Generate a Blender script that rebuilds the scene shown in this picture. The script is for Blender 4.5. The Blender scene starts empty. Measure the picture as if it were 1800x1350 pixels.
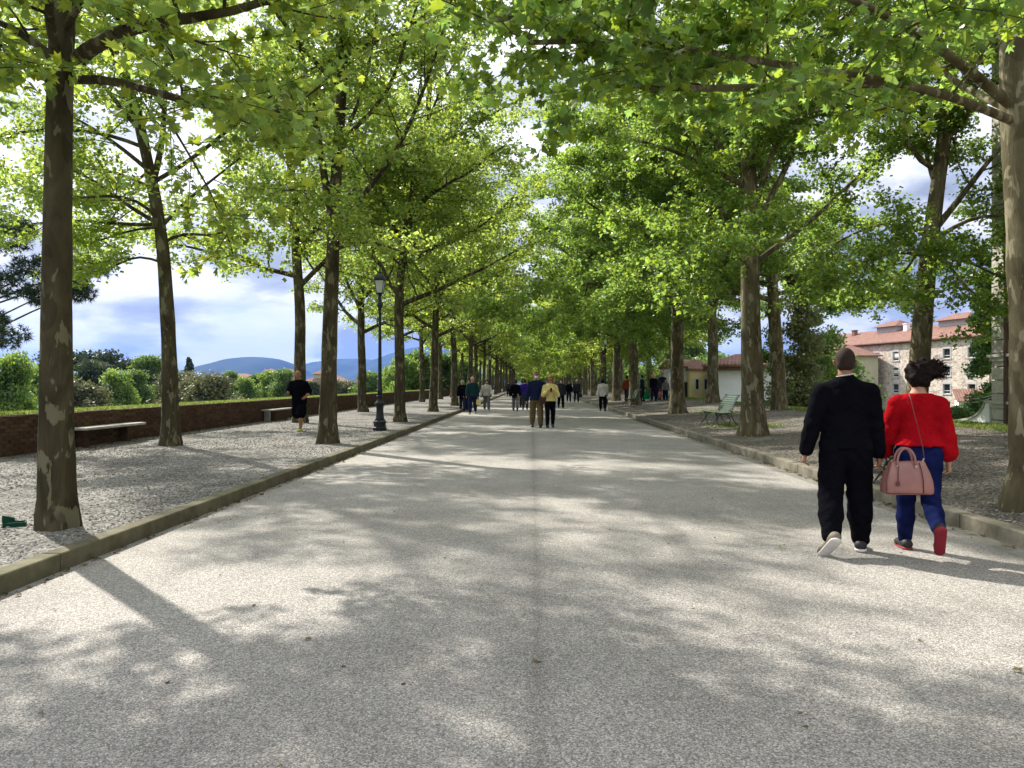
import bpy, math, random
import numpy as np
from mathutils import Vector, Matrix
R = math.radians
SC = bpy.context.scene
COL = SC.collection

# ------------------------------------------------------------------ camera, light, exposure
CAMZ, FPX, VPX, HZ = 1.46, 1330.0, 935.0, 675.0
cam = bpy.data.cameras.new('camera'); cam_o = bpy.data.objects.new('camera', cam); COL.objects.link(cam_o)
cam_o.location = (0, 0, CAMZ); cam_o.rotation_euler = (R(90), 0, 0)
cam.sensor_width = 36; cam.lens = 36 * FPX / 1800; cam.shift_x = -(VPX - 900) / 1800
cam.clip_start = .05; cam.clip_end = 30000
SC.camera = cam_o
SUN_EL = R(43)
SX, SY = -0.68, 0.73                                    # horizontal direction towards the sun
SUN_DIR = Vector((SX * math.cos(SUN_EL), SY * math.cos(SUN_EL), math.sin(SUN_EL))).normalized()
sun = bpy.data.lights.new('sun', 'SUN'); sun.energy = 5.0; sun.angle = R(.8); sun.color = (1, .94, .84)
sun_o = bpy.data.objects.new('sun', sun); COL.objects.link(sun_o)
sun_o.rotation_euler = SUN_DIR.to_track_quat('Z', 'Y').to_euler()
SC.view_settings.view_transform = 'Standard'; SC.view_settings.look = 'None'
SC.view_settings.exposure = 0.82; SC.view_settings.gamma = 1; SC.view_settings.use_curve_mapping = False
SC.render.engine = 'CYCLES'
SC.cycles.max_bounces = 7; SC.cycles.diffuse_bounces = 4; SC.cycles.transmission_bounces = 5
SC.cycles.transparent_max_bounces = 6; SC.cycles.volume_bounces = 0
SC.cycles.use_denoising = True; SC.cycles.sample_clamp_indirect = 6
SC.cycles.use_adaptive_sampling = False

def nn(nt, t, **kw):
    n = nt.nodes.new(t)
    for k, v in kw.items():
        if k.startswith('i_'):
            n.inputs[k[2:].replace('_', ' ')].default_value = v
        elif k[0] == 'n' and k[1:].isdigit(): n.inputs[int(k[1:])].default_value = v
        else: setattr(n, k, v)
    return n
def ramp(nt, stops, fac=None, interp='LINEAR'):
    r = nt.nodes.new('ShaderNodeValToRGB'); e = r.color_ramp.elements; r.color_ramp.interpolation = interp
    while len(e) < len(stops): e.new(.5)
    for s, (p, c) in zip(e, stops):
        s.position = p; s.color = (c, c, c, 1) if isinstance(c, (int, float)) else (*c, 1)
    if fac is not None: nt.links.new(fac, r.inputs[0])
    return r
def mth(nt, op, a, b=None, c=None, clamp=False):
    m = nt.nodes.new('ShaderNodeMath'); m.operation = op; m.use_clamp = clamp
    for i, v in enumerate((a, b, c)):
        if v is None: continue
        if isinstance(v, (int, float)): m.inputs[i].default_value = v
        else: nt.links.new(v, m.inputs[i])
    return m.outputs[0]
def mixc(nt, f, a, b, blend='MIX'):
    m = nt.nodes.new('ShaderNodeMix'); m.data_type = 'RGBA'; m.blend_type = blend
    for i, v in ((0, f), (6, a), (7, b)):
        if isinstance(v, (int, float)): m.inputs[i].default_value = v if i == 0 else (v, v, v, 1)
        elif isinstance(v, tuple): m.inputs[i].default_value = (*v, 1) if len(v) == 3 else v
        else: nt.links.new(v, m.inputs[i])
    return m.outputs[2]

def make_world():
    w = bpy.data.worlds.new('World'); SC.world = w; w.use_nodes = True
    nt = w.node_tree; nt.nodes.clear(); L = nt.links.new
    out = nn(nt, 'ShaderNodeOutputWorld'); bg = nn(nt, 'ShaderNodeBackground'); bg.inputs[1].default_value = .06
    sky = nn(nt, 'ShaderNodeTexSky', sky_type='NISHITA', sun_disc=False, sun_elevation=SUN_EL)
    sky.sun_rotation = math.atan2(SX, SY); sky.air_density = 1.0; sky.dust_density = .6; sky.ozone_density = 1.2
    tc = nn(nt, 'ShaderNodeTexCoord'); sep = nn(nt, 'ShaderNodeSeparateXYZ'); L(tc.outputs['Generated'], sep.inputs[0])
    zc = mth(nt, 'ADD', mth(nt, 'MAXIMUM', sep.outputs[2], 0.0), .22)
    com = nn(nt, 'ShaderNodeCombineXYZ')
    L(mth(nt, 'DIVIDE', sep.outputs[0], zc), com.inputs[0]); L(mth(nt, 'DIVIDE', sep.outputs[1], zc), com.inputs[1])
    mp = nn(nt, 'ShaderNodeMapping'); mp.inputs['Location'].default_value = (3.4, 1.3, 0); mp.inputs['Scale'].default_value = (1, 1, 2.6)
    L(tc.outputs['Generated'], mp.inputs[0])
    n1 = nn(nt, 'ShaderNodeTexNoise', i_Scale=3.4, i_Detail=9.0, i_Roughness=.56, i_Distortion=.15); L(mp.outputs[0], n1.inputs['Vector'])
    cov = ramp(nt, [(.33, 0), (.47, 1)], mth(nt, 'MULTIPLY_ADD', sep.outputs[2], .32, n1.outputs['Fac']))
    mp2 = nn(nt, 'ShaderNodeMapping'); mp2.inputs['Location'].default_value = (9.1, 4.0, 2); mp2.inputs['Scale'].default_value = (1, 1, 2.8)
    L(tc.outputs['Generated'], mp2.inputs[0])
    n2 = nn(nt, 'ShaderNodeTexNoise', i_Scale=5.5, i_Detail=9.0, i_Roughness=.52, i_Distortion=.15); L(mp2.outputs[0], n2.inputs['Vector'])
    shade = ramp(nt, [(.38, (3.4, 3.8, 4.9)), (.46, (5.4, 5.9, 7.2)), (.54, (9.8, 9.9, 10.4))], n2.outputs['Fac'])
    # forward scattering: clouds nearer the sun are brighter
    dt = nn(nt, 'ShaderNodeVectorMath', operation='DOT_PRODUCT'); L(tc.outputs['Generated'], dt.inputs[0]); dt.inputs[1].default_value = SUN_DIR
    gl = mth(nt, 'MULTIPLY_ADD', mth(nt, 'POWER', mth(nt, 'MAXIMUM', dt.outputs['Value'], 0.0), 6.0), 8.0, 0.0)
    up = mth(nt, 'MULTIPLY', mth(nt, 'SMOOTH_MIN', mth(nt, 'MAXIMUM', mth(nt, 'ADD', sep.outputs[2], -.16), 0.0), .5, .15), 14.0)
    add = mth(nt, 'ADD', gl, up)
    addc = nn(nt, 'ShaderNodeCombineXYZ')
    for i in range(3): L(add, addc.inputs[i])
    cl = mixc(nt, 1.0, shade.outputs[0], addc.outputs[0], 'ADD')
    c = mixc(nt, cov.outputs[0], sky.outputs[0], cl)
    L(c, bg.inputs[0]); L(bg.outputs[0], out.inputs[0])
make_world()

# ------------------------------------------------------------------ helpers
def P(x, y, D):                                         # photo measurement (pixel + distance) to metres
    return Vector(((x - VPX) / FPX * D, D, CAMZ + (HZ - y) / FPX * D))
def tag(o, label=None, cat=None, group=None, kind=None):
    if label: o['label'] = label
    if cat: o['category'] = cat
    if group: o['group'] = group
    if kind: o['kind'] = kind
    return o
def empty(name, loc, rz=0, **kw):
    o = bpy.data.objects.new(name, None); COL.objects.link(o); o.location = loc; o.rotation_euler = (0, 0, rz)
    o.empty_display_size = .2
    return tag(o, **kw)
def np_mesh(name, V, F, mats=None, smooth=False, midx=None):
    """F: list of (k,n) int arrays or one array"""
    V = np.asarray(V, np.float32)
    if not isinstance(F, list): F = [F]
    F = [np.asarray(f, np.int32) for f in F if len(f)]
    me = bpy.data.meshes.new(name)
    nl = sum(f.size for f in F); nf = sum(len(f) for f in F)
    me.vertices.add(len(V)); me.loops.add(nl); me.polygons.add(nf)
    me.vertices.foreach_set('co', V.ravel())
    me.loops.foreach_set('vertex_index', np.concatenate([f.ravel() for f in F]))
    tot = np.concatenate([np.full(len(f), f.shape[1], np.int32) for f in F])
    st = np.concatenate([[0], np.cumsum(tot)[:-1]]).astype(np.int32)
    me.polygons.foreach_set('loop_start', st); me.polygons.foreach_set('loop_total', tot)
    if midx is not None: me.polygons.foreach_set('material_index', np.asarray(midx, np.int32))
    me.polygons.foreach_set('use_smooth', np.full(nf, bool(smooth)))
    me.update(calc_edges=True); me.validate()
    for m in (mats if isinstance(mats, (list, tuple)) else [mats]):
        if m: me.materials.append(m)
    return me
def link(name, me, parent=None, loc=None):
    o = bpy.data.objects.new(name, me); COL.objects.link(o)
    if parent is not None: o.parent = parent
    if loc is not None: o.location = loc
    return o
class MB:
    """collects shapes into one mesh"""
    def __init__(s): s.V = []; s.F = {}; s.n = 0
    def add(s, V, F):
        V = np.asarray(V, float).reshape(-1, 3)
        for f in F:
            s.F.setdefault(len(f), []).append([i + s.n for i in f])
        s.V.append(V); s.n += len(V); return s
    def box(s, x0, x1, y0, y1, z0, z1, M=None, bev=0):
        if bev:
            b = bev; pts = []; 
            xs = (x0, x1); ys = (y0, y1); zs = (z0, z1)
            # chamfered box: 24 verts
            idx = {}
            for i in range(2):
                for j in range(2):
                    for k in range(2):
                        sx, sy, sz = (1, -1)[i], (1, -1)[j], (1, -1)[k]
                        for a in range(3):
                            p = [xs[i] + sx * b, ys[j] + sy * b, zs[k] + sz * b]; p[a] = (xs, ys, zs)[a][(i, j, k)[a]]
                            idx[(i, j, k, a)] = len(pts); pts.append(p)
            F = []
            def q(*l): F.append(tuple(idx[t] for t in l))
            for a in range(3):
                o1, o2 = [(1, 2), (2, 0), (0, 1)][a]
                for e in range(2):
                    l = []
                    for u, v in ((0, 0), (1, 0), (1, 1), (0, 1)):
                        c = [0, 0, 0]; c[a] = e; c[o1] = u; c[o2] = v; l.append((*c, a))
                    if not e: l = l[::-1]
                    q(*l)
                # edges along axis a
                for u in range(2):
                    for v in range(2):
                        l = []
                        for e, ax in ((0, o1), (1, o1), (1, o2), (0, o2)):
                            c = [0, 0, 0]; c[a] = e; c[o1] = u; c[o2] = v; l.append((*c, ax))
                        if (u + v) % 2 == 0: l = l[::-1]
                        q(*l)
            for i in range(2):
                for j in range(2):
                    for k in range(2):
                        l = [(i, j, k, 0), (i, j, k, 1), (i, j, k, 2)]
                        if (i + j + k) % 2 == 0: l = l[::-1]
                        q(*l)
            V = np.array(pts)
        else:
            V = np.array([(x, y, z) for z in (z0, z1) for y in (y0, y1) for x in (x0, x1)], float)
            F = [(0, 2, 3, 1), (4, 5, 7, 6), (0, 1, 5, 4), (2, 6, 7, 3), (0, 4, 6, 2), (1, 3, 7, 5)]
        if M is not None: V = V @ np.array(M.to_3x3()).T + np.array(M.translation)
        return s.add(V, F)
    def tube(s, pts, rad, m=8, cap=True, closed=False):
        pts = np.asarray([tuple(p) for p in pts], float); n = len(pts)
        rad = np.full(n, rad, float) if np.isscalar(rad) else np.asarray(rad, float)
        V, F = tube_np(pts, rad, m)
        F = [tuple(f) for f in F]
        if cap:
            F.append(tuple(range(m))[::-1]); F.append(tuple(range((n - 1) * m, n * m)))
        return s.add(V, F)
    def lathe(s, prof, m=16, c=(0, 0, 0), ang=0.0):
        V = [(c[0] + r * math.cos(ang + 2 * math.pi * i / m), c[1] + r * math.sin(ang + 2 * math.pi * i / m), c[2] + z) for r, z in prof for i in range(m)]
        F = [(a * m + i, a * m + (i + 1) % m, (a + 1) * m + (i + 1) % m, (a + 1) * m + i) for a in range(len(prof) - 1) for i in range(m)]
        F.append(tuple(range(m))[::-1]); F.append(tuple(range((len(prof) - 1) * m, len(prof) * m)))
        return s.add(V, F)
    def prism(s, poly, axis, a0, a1, M=None):
        """poly: 2D outline (ccw), extruded along axis"""
        n = len(poly)
        def mk(p, a):
            if axis == 'y': return (p[0], a, p[1])
            if axis == 'x': return (a, p[0], p[1])
            return (p[0], p[1], a)
        V = np.array([mk(p, a0) for p in poly] + [mk(p, a1) for p in poly], float)
        F = [tuple(range(n)), tuple(range(n, 2 * n))[::-1]] + [(i, i + n, (i + 1) % n + n, (i + 1) % n) for i in range(n)]
        if M is not None: V = V @ np.array(M.to_3x3()).T + np.array(M.translation)
        return s.add(V, F)
    def build(s, name, mat, parent=None, loc=None, smooth=False):
        V = np.concatenate(s.V); me = np_mesh(name, V, [np.array(f) for f in s.F.values()], mat, smooth)
        return link(name, me, parent, loc)
def tube_np(pts, rad, m=6):
    n = len(pts)
    T = np.gradient(pts, axis=0); T /= np.linalg.norm(T, axis=1)[:, None] + 1e-9
    m0 = T.mean(0); up = np.array([0, 0, 1.]) if abs(m0[2]) < .8 * np.linalg.norm(m0) + 1e-9 else np.array([1., 0, 0])
    A = np.cross(T, up); A /= np.linalg.norm(A, axis=1)[:, None] + 1e-9
    B = np.cross(T, A)
    th = 2 * np.pi * np.arange(m) / m
    V = pts[:, None] + rad[:, None, None] * (A[:, None] * np.cos(th)[None, :, None] + B[:, None] * np.sin(th)[None, :, None])
    i = np.arange(n - 1)[:, None] * m; j = np.arange(m)[None]; j2 = (j + 1) % m
    F = np.stack([i + j, i + j2, i + m + j2, i + m + j], -1).reshape(-1, 4)
    return V.reshape(-1, 3), F
def copy_tree(o, parent=None):
    c = o.copy(); COL.objects.link(c)
    if parent is not None: c.parent = parent
    for ch in KIDS.get(o.name, []): 
        d = copy_tree(ch, c); KIDS.setdefault(c.name, []).append(d)
    return c
KIDS = {}
def kid(parent, o): KIDS.setdefault(parent.name, []).append(o); return o

# ------------------------------------------------------------------ materials
def new_mat(name, rough=.8, spec=.3):
    m = bpy.data.materials.new(name); m.use_nodes = True; nt = m.node_tree
    b = nt.nodes['Principled BSDF']; b.inputs['Roughness'].default_value = rough
    b.inputs['Specular IOR Level'].default_value = spec
    return m, nt, b
def bump(nt, b, h, strength=.5, dist=.01):
    bp = nn(nt, 'ShaderNodeBump'); bp.inputs['Strength'].default_value = strength; bp.inputs['Distance'].default_value = dist
    nt.links.new(h, bp.inputs['Height']); nt.links.new(bp.outputs[0], b.inputs['Normal']); return bp
def vec(nt, scale=(1, 1, 1), src='Object'):
    tc = nn(nt, 'ShaderNodeTexCoord'); mp = nn(nt, 'ShaderNodeMapping'); mp.inputs['Scale'].default_value = scale
    nt.links.new(tc.outputs[src], mp.inputs[0]); return mp.outputs[0]
def noise(nt, v, scale, detail=4.0, rough=.55, dist=0.0):
    n = nn(nt, 'ShaderNodeTexNoise', i_Scale=float(scale), i_Detail=float(detail), i_Roughness=float(rough), i_Distortion=float(dist))
    nt.links.new(v, n.inputs['Vector']); return n.outputs['Fac']
def mat_noise(name, c1, c2, scale=4, rough=.85, b=.3, bd=.01, spec=.2, bscale=None, vs=(1, 1, 1), rnd=0.0, detail=5):
    m, nt, bs = new_mat(name, rough, spec)
    v = vec(nt, vs); f = noise(nt, v, scale, detail, .6)
    r = ramp(nt, [(.3, c1), (.7, c2)], f); col = r.outputs[0]
    if rnd:
        oi = nn(nt, 'ShaderNodeObjectInfo'); g = nn(nt, 'ShaderNodeNewGeometry')
        rr = mth(nt, 'FRACT', mth(nt, 'ADD', oi.outputs['Random'], g.outputs['Random Per Island']))
        hs = nn(nt, 'ShaderNodeHueSaturation'); nt.links.new(col, hs.inputs['Color'])
        nt.links.new(mth(nt, 'MULTIPLY_ADD', rr, rnd, 1 - rnd / 2), hs.inputs['Value'])
        nt.links.new(mth(nt, 'MULTIPLY_ADD', rr, .03, .485), hs.inputs['Hue']); col = hs.outputs[0]
    nt.links.new(col, bs.inputs['Base Color'])
    if b: bump(nt, bs, noise(nt, v, bscale or scale * 5, 5, .6), b, bd)
    return m
def mat_road():
    m, nt, b = new_mat('road_aggregate', .85, .25); L = nt.links.new
    v = vec(nt)
    vo = nn(nt, 'ShaderNodeTexVoronoi', i_Scale=165.0); L(v, vo.inputs['Vector'])
    vo2 = nn(nt, 'ShaderNodeTexVoronoi', i_Scale=75.0); L(v, vo2.inputs['Vector'])
    sepc = nn(nt, 'ShaderNodeSeparateColor'); L(vo.outputs['Color'], sepc.inputs[0])
    sep2 = nn(nt, 'ShaderNodeSeparateColor'); L(vo2.outputs['Color'], sep2.inputs[0])
    r1 = ramp(nt, [(0, (.13, .122, .112)), (.3, (.235, .222, .204)), (.65, (.335, .318, .293)), (1, (.54, .515, .478))], sepc.outputs[0])
    r2 = ramp(nt, [(0, .80), (1, 1.14)], sep2.outputs[1])
    c = mixc(nt, 1.0, r1.outputs[0], r2.outputs[0], 'MULTIPLY')
    big = ramp(nt, [(.3, .76), (.5, .98), (.7, 1.12)], noise(nt, v, .55, 7, .65)); c = mixc(nt, 1.0, c, big.outputs[0], 'MULTIPLY')
    # long tyre-width wear bands and the seam between the two paving lanes
    sx = nn(nt, 'ShaderNodeSeparateXYZ'); L(v, sx.inputs[0])
    wob = mth(nt, 'MULTIPLY_ADD', noise(nt, v, 3.0, 3), .05, mth(nt, 'ADD', sx.outputs[0], -.06))
    seam = ramp(nt, [(0, .72), (.02, .80), (.07, .92), (.22, 1.0)], mth(nt, 'ABSOLUTE', wob))
    c = mixc(nt, 1.0, c, seam.outputs[0], 'MULTIPLY')
    st = ramp(nt, [(.56, 1.0), (.72, .80)], noise(nt, vec(nt, (1, .35, 1)), 1.6, 7, .65))
    c = mixc(nt, 1.0, c, st.outputs[0], 'MULTIPLY')
    L(c, b.inputs['Base Color'])
    h = mth(nt, 'ADD', vo.outputs['Distance'], mth(nt, 'MULTIPLY', vo2.outputs['Distance'], 1.0))
    bp = bump(nt, b, h, .45, .005); bp.invert = True
    return m
def mat_gravel(name='gravel_ground', tint=(1, 1, 1)):
    m, nt, b = new_mat(name, .9, .2); L = nt.links.new; v = vec(nt)
    vo = nn(nt, 'ShaderNodeTexVoronoi', i_Scale=38.0); L(v, vo.inputs['Vector'])
    sepc = nn(nt, 'ShaderNodeSeparateColor'); L(vo.outputs['Color'], sepc.inputs[0])
    r1 = ramp(nt, [(0, (.10, .093, .082)), (.35, (.20, .19, .17)), (.7, (.33, .315, .29)), (1, (.52, .50, .465))], sepc.outputs[0])
    big = ramp(nt, [(.34, .48), (.5, .85), (.66, 1.08)], noise(nt, v, .9, 7, .7)); c = mixc(nt, 1.0, r1.outputs[0], big.outputs[0], 'MULTIPLY')
    c = mixc(nt, 1.0, c, tint, 'MULTIPLY')
    edge = ramp(nt, [(0, 1.0), (.5, .5)], vo.outputs['Distance']); c = mixc(nt, .5, c, mixc(nt, 1.0, c, edge.outputs[0], 'MULTIPLY'))
    L(c, b.inputs['Base Color'])
    bp = bump(nt, b, vo.outputs['Distance'], .9, .02); bp.invert = True
    return m
def mat_bark(name, cols, patch, zs=.35):
    m, nt, b = new_mat(name, .9, .15); L = nt.links.new; v = vec(nt, (1, 1, zs))
    f = noise(nt, v, 3.2, 8, .62, .6)
    r = ramp(nt, [(.30, cols[0]), (.48, cols[1]), (.66, cols[2])], f)
    p = noise(nt, v, 9.0, 3, .5, .3); pr = ramp(nt, [(.575, 0), (.60, 1)], p)
    p2 = ramp(nt, [(.62, 0), (.64, 1)], noise(nt, vec(nt, (1, 1, .5)), 5.0, 2, .4, .2))
    c = mixc(nt, mth(nt, 'MULTIPLY', pr.outputs[0], .68), r.outputs[0], patch)
    c = mixc(nt, mth(nt, 'MULTIPLY', p2.outputs[0], .45), c, cols[0])
    L(c, b.inputs['Base Color'])
    h = mth(nt, 'ADD', mth(nt, 'MULTIPLY', p, .6), noise(nt, vec(nt, (1, 1, .22)), 22, 6, .7))
    bump(nt, b, h, .7, .02)
    return m
def mat_leaf(name, diff, trans, rnd=.5, fac=.5, rough=.5):
    m = bpy.data.materials.new(name); m.use_nodes = True; nt = m.node_tree; nt.nodes.clear(); L = nt.links.new
    out = nn(nt, 'ShaderNodeOutputMaterial'); g = nn(nt, 'ShaderNodeNewGeometry'); oi = nn(nt, 'ShaderNodeObjectInfo')
    rr = g.outputs['Random Per Island']
    r2 = mth(nt, 'FRACT', mth(nt, 'ADD', mth(nt, 'MULTIPLY', rr, 7.31), oi.outputs['Random']))
    def vary(c):
        hs = nn(nt, 'ShaderNodeHueSaturation'); hs.inputs['Color'].default_value = (*c, 1)
        L(mth(nt, 'MULTIPLY_ADD', r2, -.05, .525), hs.inputs['Hue'])
        L(mth(nt, 'MULTIPLY_ADD', rr, rnd, 1 - rnd / 2), hs.inputs['Value'])
        L(mth(nt, 'MULTIPLY_ADD', r2, .2, .85), hs.inputs['Saturation'])
        return hs.outputs[0]
    p = nn(nt, 'ShaderNodeBsdfPrincipled'); L(vary(diff), p.inputs['Base Color']); p.inputs['Roughness'].default_value = rough
    p.inputs['Specular IOR Level'].default_value = .5
    t = nn(nt, 'ShaderNodeBsdfTranslucent'); L(vary(trans), t.inputs[0])
    mx = nn(nt, 'ShaderNodeMixShader'); mx.inputs[0].default_value = fac
    L(p.outputs[0], mx.inputs[1]); L(t.outputs[0], mx.inputs[2]); L(mx.outputs[0], out.inputs[0])
    return m
def mat_plain(name, c, rough=.6, metal=0, spec=.4, var=.15, sc=12, b=.0):
    m, nt, bs = new_mat(name, rough, spec); bs.inputs['Metallic'].default_value = metal
    f = noise(nt, vec(nt), sc, 4)
    lo = tuple(max(0, x * (1 - var)) for x in c); hi = tuple(min(1, x * (1 + var)) for x in c)
    nt.links.new(ramp(nt, [(.3, lo), (.7, hi)], f).outputs[0], bs.inputs['Base Color'])
    if b: bump(nt, bs, noise(nt, vec(nt), sc * 4, 4), b, .005)
    return m
def mat_fabric(name, c, rough=.95, var=.2, weave=300, sheen=.0, fold=.25):
    m, nt, bs = new_mat(name, rough, .03)
    v = vec(nt); f = noise(nt, v, 6, 5)
    lo = tuple(x * (1 - var) for x in c); hi = tuple(min(1, x * (1 + var)) for x in c)
    nt.links.new(ramp(nt, [(.3, lo), (.7, hi)], f).outputs[0], bs.inputs['Base Color'])
    h = mth(nt, 'ADD', mth(nt, 'MULTIPLY', noise(nt, v, 14, 4, .6, 1.5), 1.0), mth(nt, 'MULTIPLY', noise(nt, v, weave, 1), .04))
    bump(nt, bs, h, fold, .03)
    return m

M_road = mat_road()
M_gravel = mat_gravel()
M_gravelR = mat_gravel('gravel_ground_brown', (.80, .76, .70))
M_kerb = mat_noise('kerb_stone', (.12, .11, .08), (.26, .24, .19), 5, .9, .5, .008, bscale=90, rnd=.18)
M_kerbL = mat_noise('kerb_stone_mossy', (.075, .066, .038), (.165, .15, .10), 5, .9, .5, .008, bscale=90, rnd=.18)  # left kerb: olive-brown stone, shade on its unlit road face put into the colour
M_gutter = mat_noise('gutter', (.15, .145, .125), (.24, .23, .20), 7, .9, .4, .004, bscale=160)
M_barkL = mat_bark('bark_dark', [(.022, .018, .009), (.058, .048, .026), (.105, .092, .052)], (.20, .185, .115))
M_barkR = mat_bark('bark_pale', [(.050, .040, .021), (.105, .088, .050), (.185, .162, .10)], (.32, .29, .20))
M_leafL = mat_leaf('leaf_fresh', (.085, .12, .022), (.45, .60, .075), .7, .58, .36)
M_leafR = mat_leaf('leaf_green', (.062, .105, .02), (.37, .55, .06), .75, .55, .36)
M_leafFar = mat_leaf('leaf_far', (.085, .125, .02), (.48, .62, .065), .9, .58, .4)
M_brick = mat_noise('brick', (.055, .029, .016), (.10, .058, .033), 9, .95, .5, .006, bscale=80, rnd=.55)
M_mortar = mat_noise('mortar', (.055, .04, .028), (.09, .066, .048), 12, .95, .4, .005)
M_stone = mat_noise('pale_stone', (.30, .29, .27), (.48, .47, .44), 8, .8, .3, .004, bscale=60)
M_grass = mat_leaf('grass_blade', (.075, .115, .02), (.26, .34, .05), .7, .45)
M_lawn = mat_noise('lawn', (.09, .13, .025), (.17, .21, .05), 3, .95, .5, .03)
M_earth = mat_noise('earth', (.07, .055, .035), (.13, .11, .07), 6, .95, .4, .02)
M_iron = mat_plain('black_iron', (.012, .016, .018), .38, .3, .5, .3, 20, .15)
M_glassl = mat_leaf('frosted_glass', (.75, .78, .76), (.85, .88, .86), .02, .6, .2)
M_benchg = mat_plain('bench_green_paint', (.05, .085, .065), .5, 0, .4, .25, 15, .15)
M_skin = mat_plain('skin', (.42, .23, .15), .6, 0, .3, .12, 18)
M_skin2 = mat_plain('skin_tan', (.30, .15, .09), .6, 0, .3, .12, 18)
M_eye = mat_plain('eye_dark', (.02, .015, .01), .2, 0, .5, .05)
M_rooftile = None

# ------------------------------------------------------------------ ground and road
YN, YF = -8.0, 232.0
XL, XG, XR = -3.67, 4.10, 4.36                  # road edge left, gutter edge, kerb face right
def sheet(name, xs, zs, y0, y1, ny, mat, kind='structure', jitter=0, smooth=True):
    ys = np.linspace(y0, y1, ny + 1)
    V = np.array([(x, y, z) for y in ys for x, z in zip(xs, zs)], float)
    if jitter:
        rs = np.random.RandomState(3); V[:, 2] += jitter * np.sin(V[:, 0] * 1.3 + np.sin(V[:, 1] * .7)) * np.cos(V[:, 1] * 1.1)
    n = len(xs)
    F = [(j * n + i, j * n + i + 1, (j + 1) * n + i + 1, (j + 1) * n + i) for j in range(ny) for i in range(n - 1)]
    o = link(name, np_mesh(name, V, np.array(F), mat, smooth)); tag(o, kind=kind); return o
sheet('road', [XL, .2, XG], [0, .02, 0], YN, YF, 60, M_road)
sheet('gutter', [XG - .01, XR + .02], [-.004, -.006], YN, YF, 40, M_gutter)
sheet('gravel_path', [XL - .16, -5, -6, -7, -8, -9.32], [.128, .13, .135, .13, .14, .17], YN, YF, 120, M_gravel, jitter=.008)
def zr(x): return float(np.interp(x, [4.5, 9.5, 10.6, 11.35], [.13, .47, .50, .40]))
sheet('gravel_walk', [XR + .16, 5.5, 7, 8.5, 9.9], [.126, zr(5.5), zr(7), zr(8.5), zr(9.9)], YN, YF, 120, M_gravelR, jitter=.008)
sheet('verge', [9.9, 10.6, 11.3, 11.9], [zr(9.9) + .004, .50, .44, .33], YN, YF, 120, M_lawn, jitter=.012)
mb = MB(); mb.box(11.88, 11.93, YN, YF, -9, .30); tag(mb.build('retaining_wall', M_stone), 'dark retaining wall dropping away beyond the right grass verge', 'wall')
GZ = -4.5
sheet('grass_bank', [-9.62, -10.2, -11.2, -13, -30], [.88, .885, .83, .4, GZ + .05], YN, YF, 60, M_lawn, jitter=.02)
# plain round the ramparts, out to the horizon
GZ = -4.5
def plain():
    m, nt, b = new_mat('plain', .95, .1); v = vec(nt)
    r = ramp(nt, [(.3, (.075, .105, .03)), (.5, (.13, .16, .045)), (.7, (.18, .17, .08))], noise(nt, v, .012, 8, .6))
    nt.links.new(r.outputs[0], b.inputs['Base Color'])
    V = []; ys = [-400, -8, 240, 600, 1500, 4000, 9500]; xs = [-7000, -2000, -600, -200, 0, 200, 600, 2000, 7000]
    for y in ys:
        for x in xs: V.append((x, y, GZ))
    n = len(xs); F = [(j * n + i, j * n + i + 1, (j + 1) * n + i + 1, (j + 1) * n + i) for j in range(len(ys) - 1) for i in range(n - 1)]
    tag(link('ground', np_mesh('ground', V, np.array(F), m)), kind='structure')
plain()
tag(MB().box(-9.9, 11.87, YN + .01, YF - .01, -9.95, -.05).build('rampart', M_earth), kind='structure')

# kerbs
def kerb(name, x0, x1, ztop, mat, joint_at, L=2.35):
    far = MB(); y = joint_at
    while y > YN + L: y -= L
    ys = []
    while y < YF: ys.append(y); y += L
    base = MB()
    near = [q for q in ys if 0 < q < 62]
    base.box(x0 + .006, x1 - .006, near[0], near[-1] + L, -.02, ztop - .012)
    root = base.build(name, M_mortar); tag(root, kind='structure')
    rs = random.Random(5)
    data = []
    for k in range(4):
        b = MB(); b.box(x0, x1, .004, L - .004, -.03, ztop + rs.uniform(-.004, .004), bev=.008)
        V = np.concatenate(b.V); data.append(np_mesh('kerb_stone', V, [np.array(f) for f in b.F.values()], mat))
    for i, q in enumerate(ys):
        if q in near:
            o = link('kerb_stone', data[i % 4], root); o.location = (rs.uniform(-.004, .004), q, rs.uniform(-.003, .003))
        else: far.box(x0, x1, q + .004, q + L - .004, -.03, ztop, bev=.008)
    f = far.build('kerb_run', mat, root); tag(f, kind='stuff')
kerb('left_kerb', XL - .16, XL, .138, M_kerbL, 1.2)
kerb('right_kerb', XR, XR + .17, .136, M_kerb, 7.72)

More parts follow.
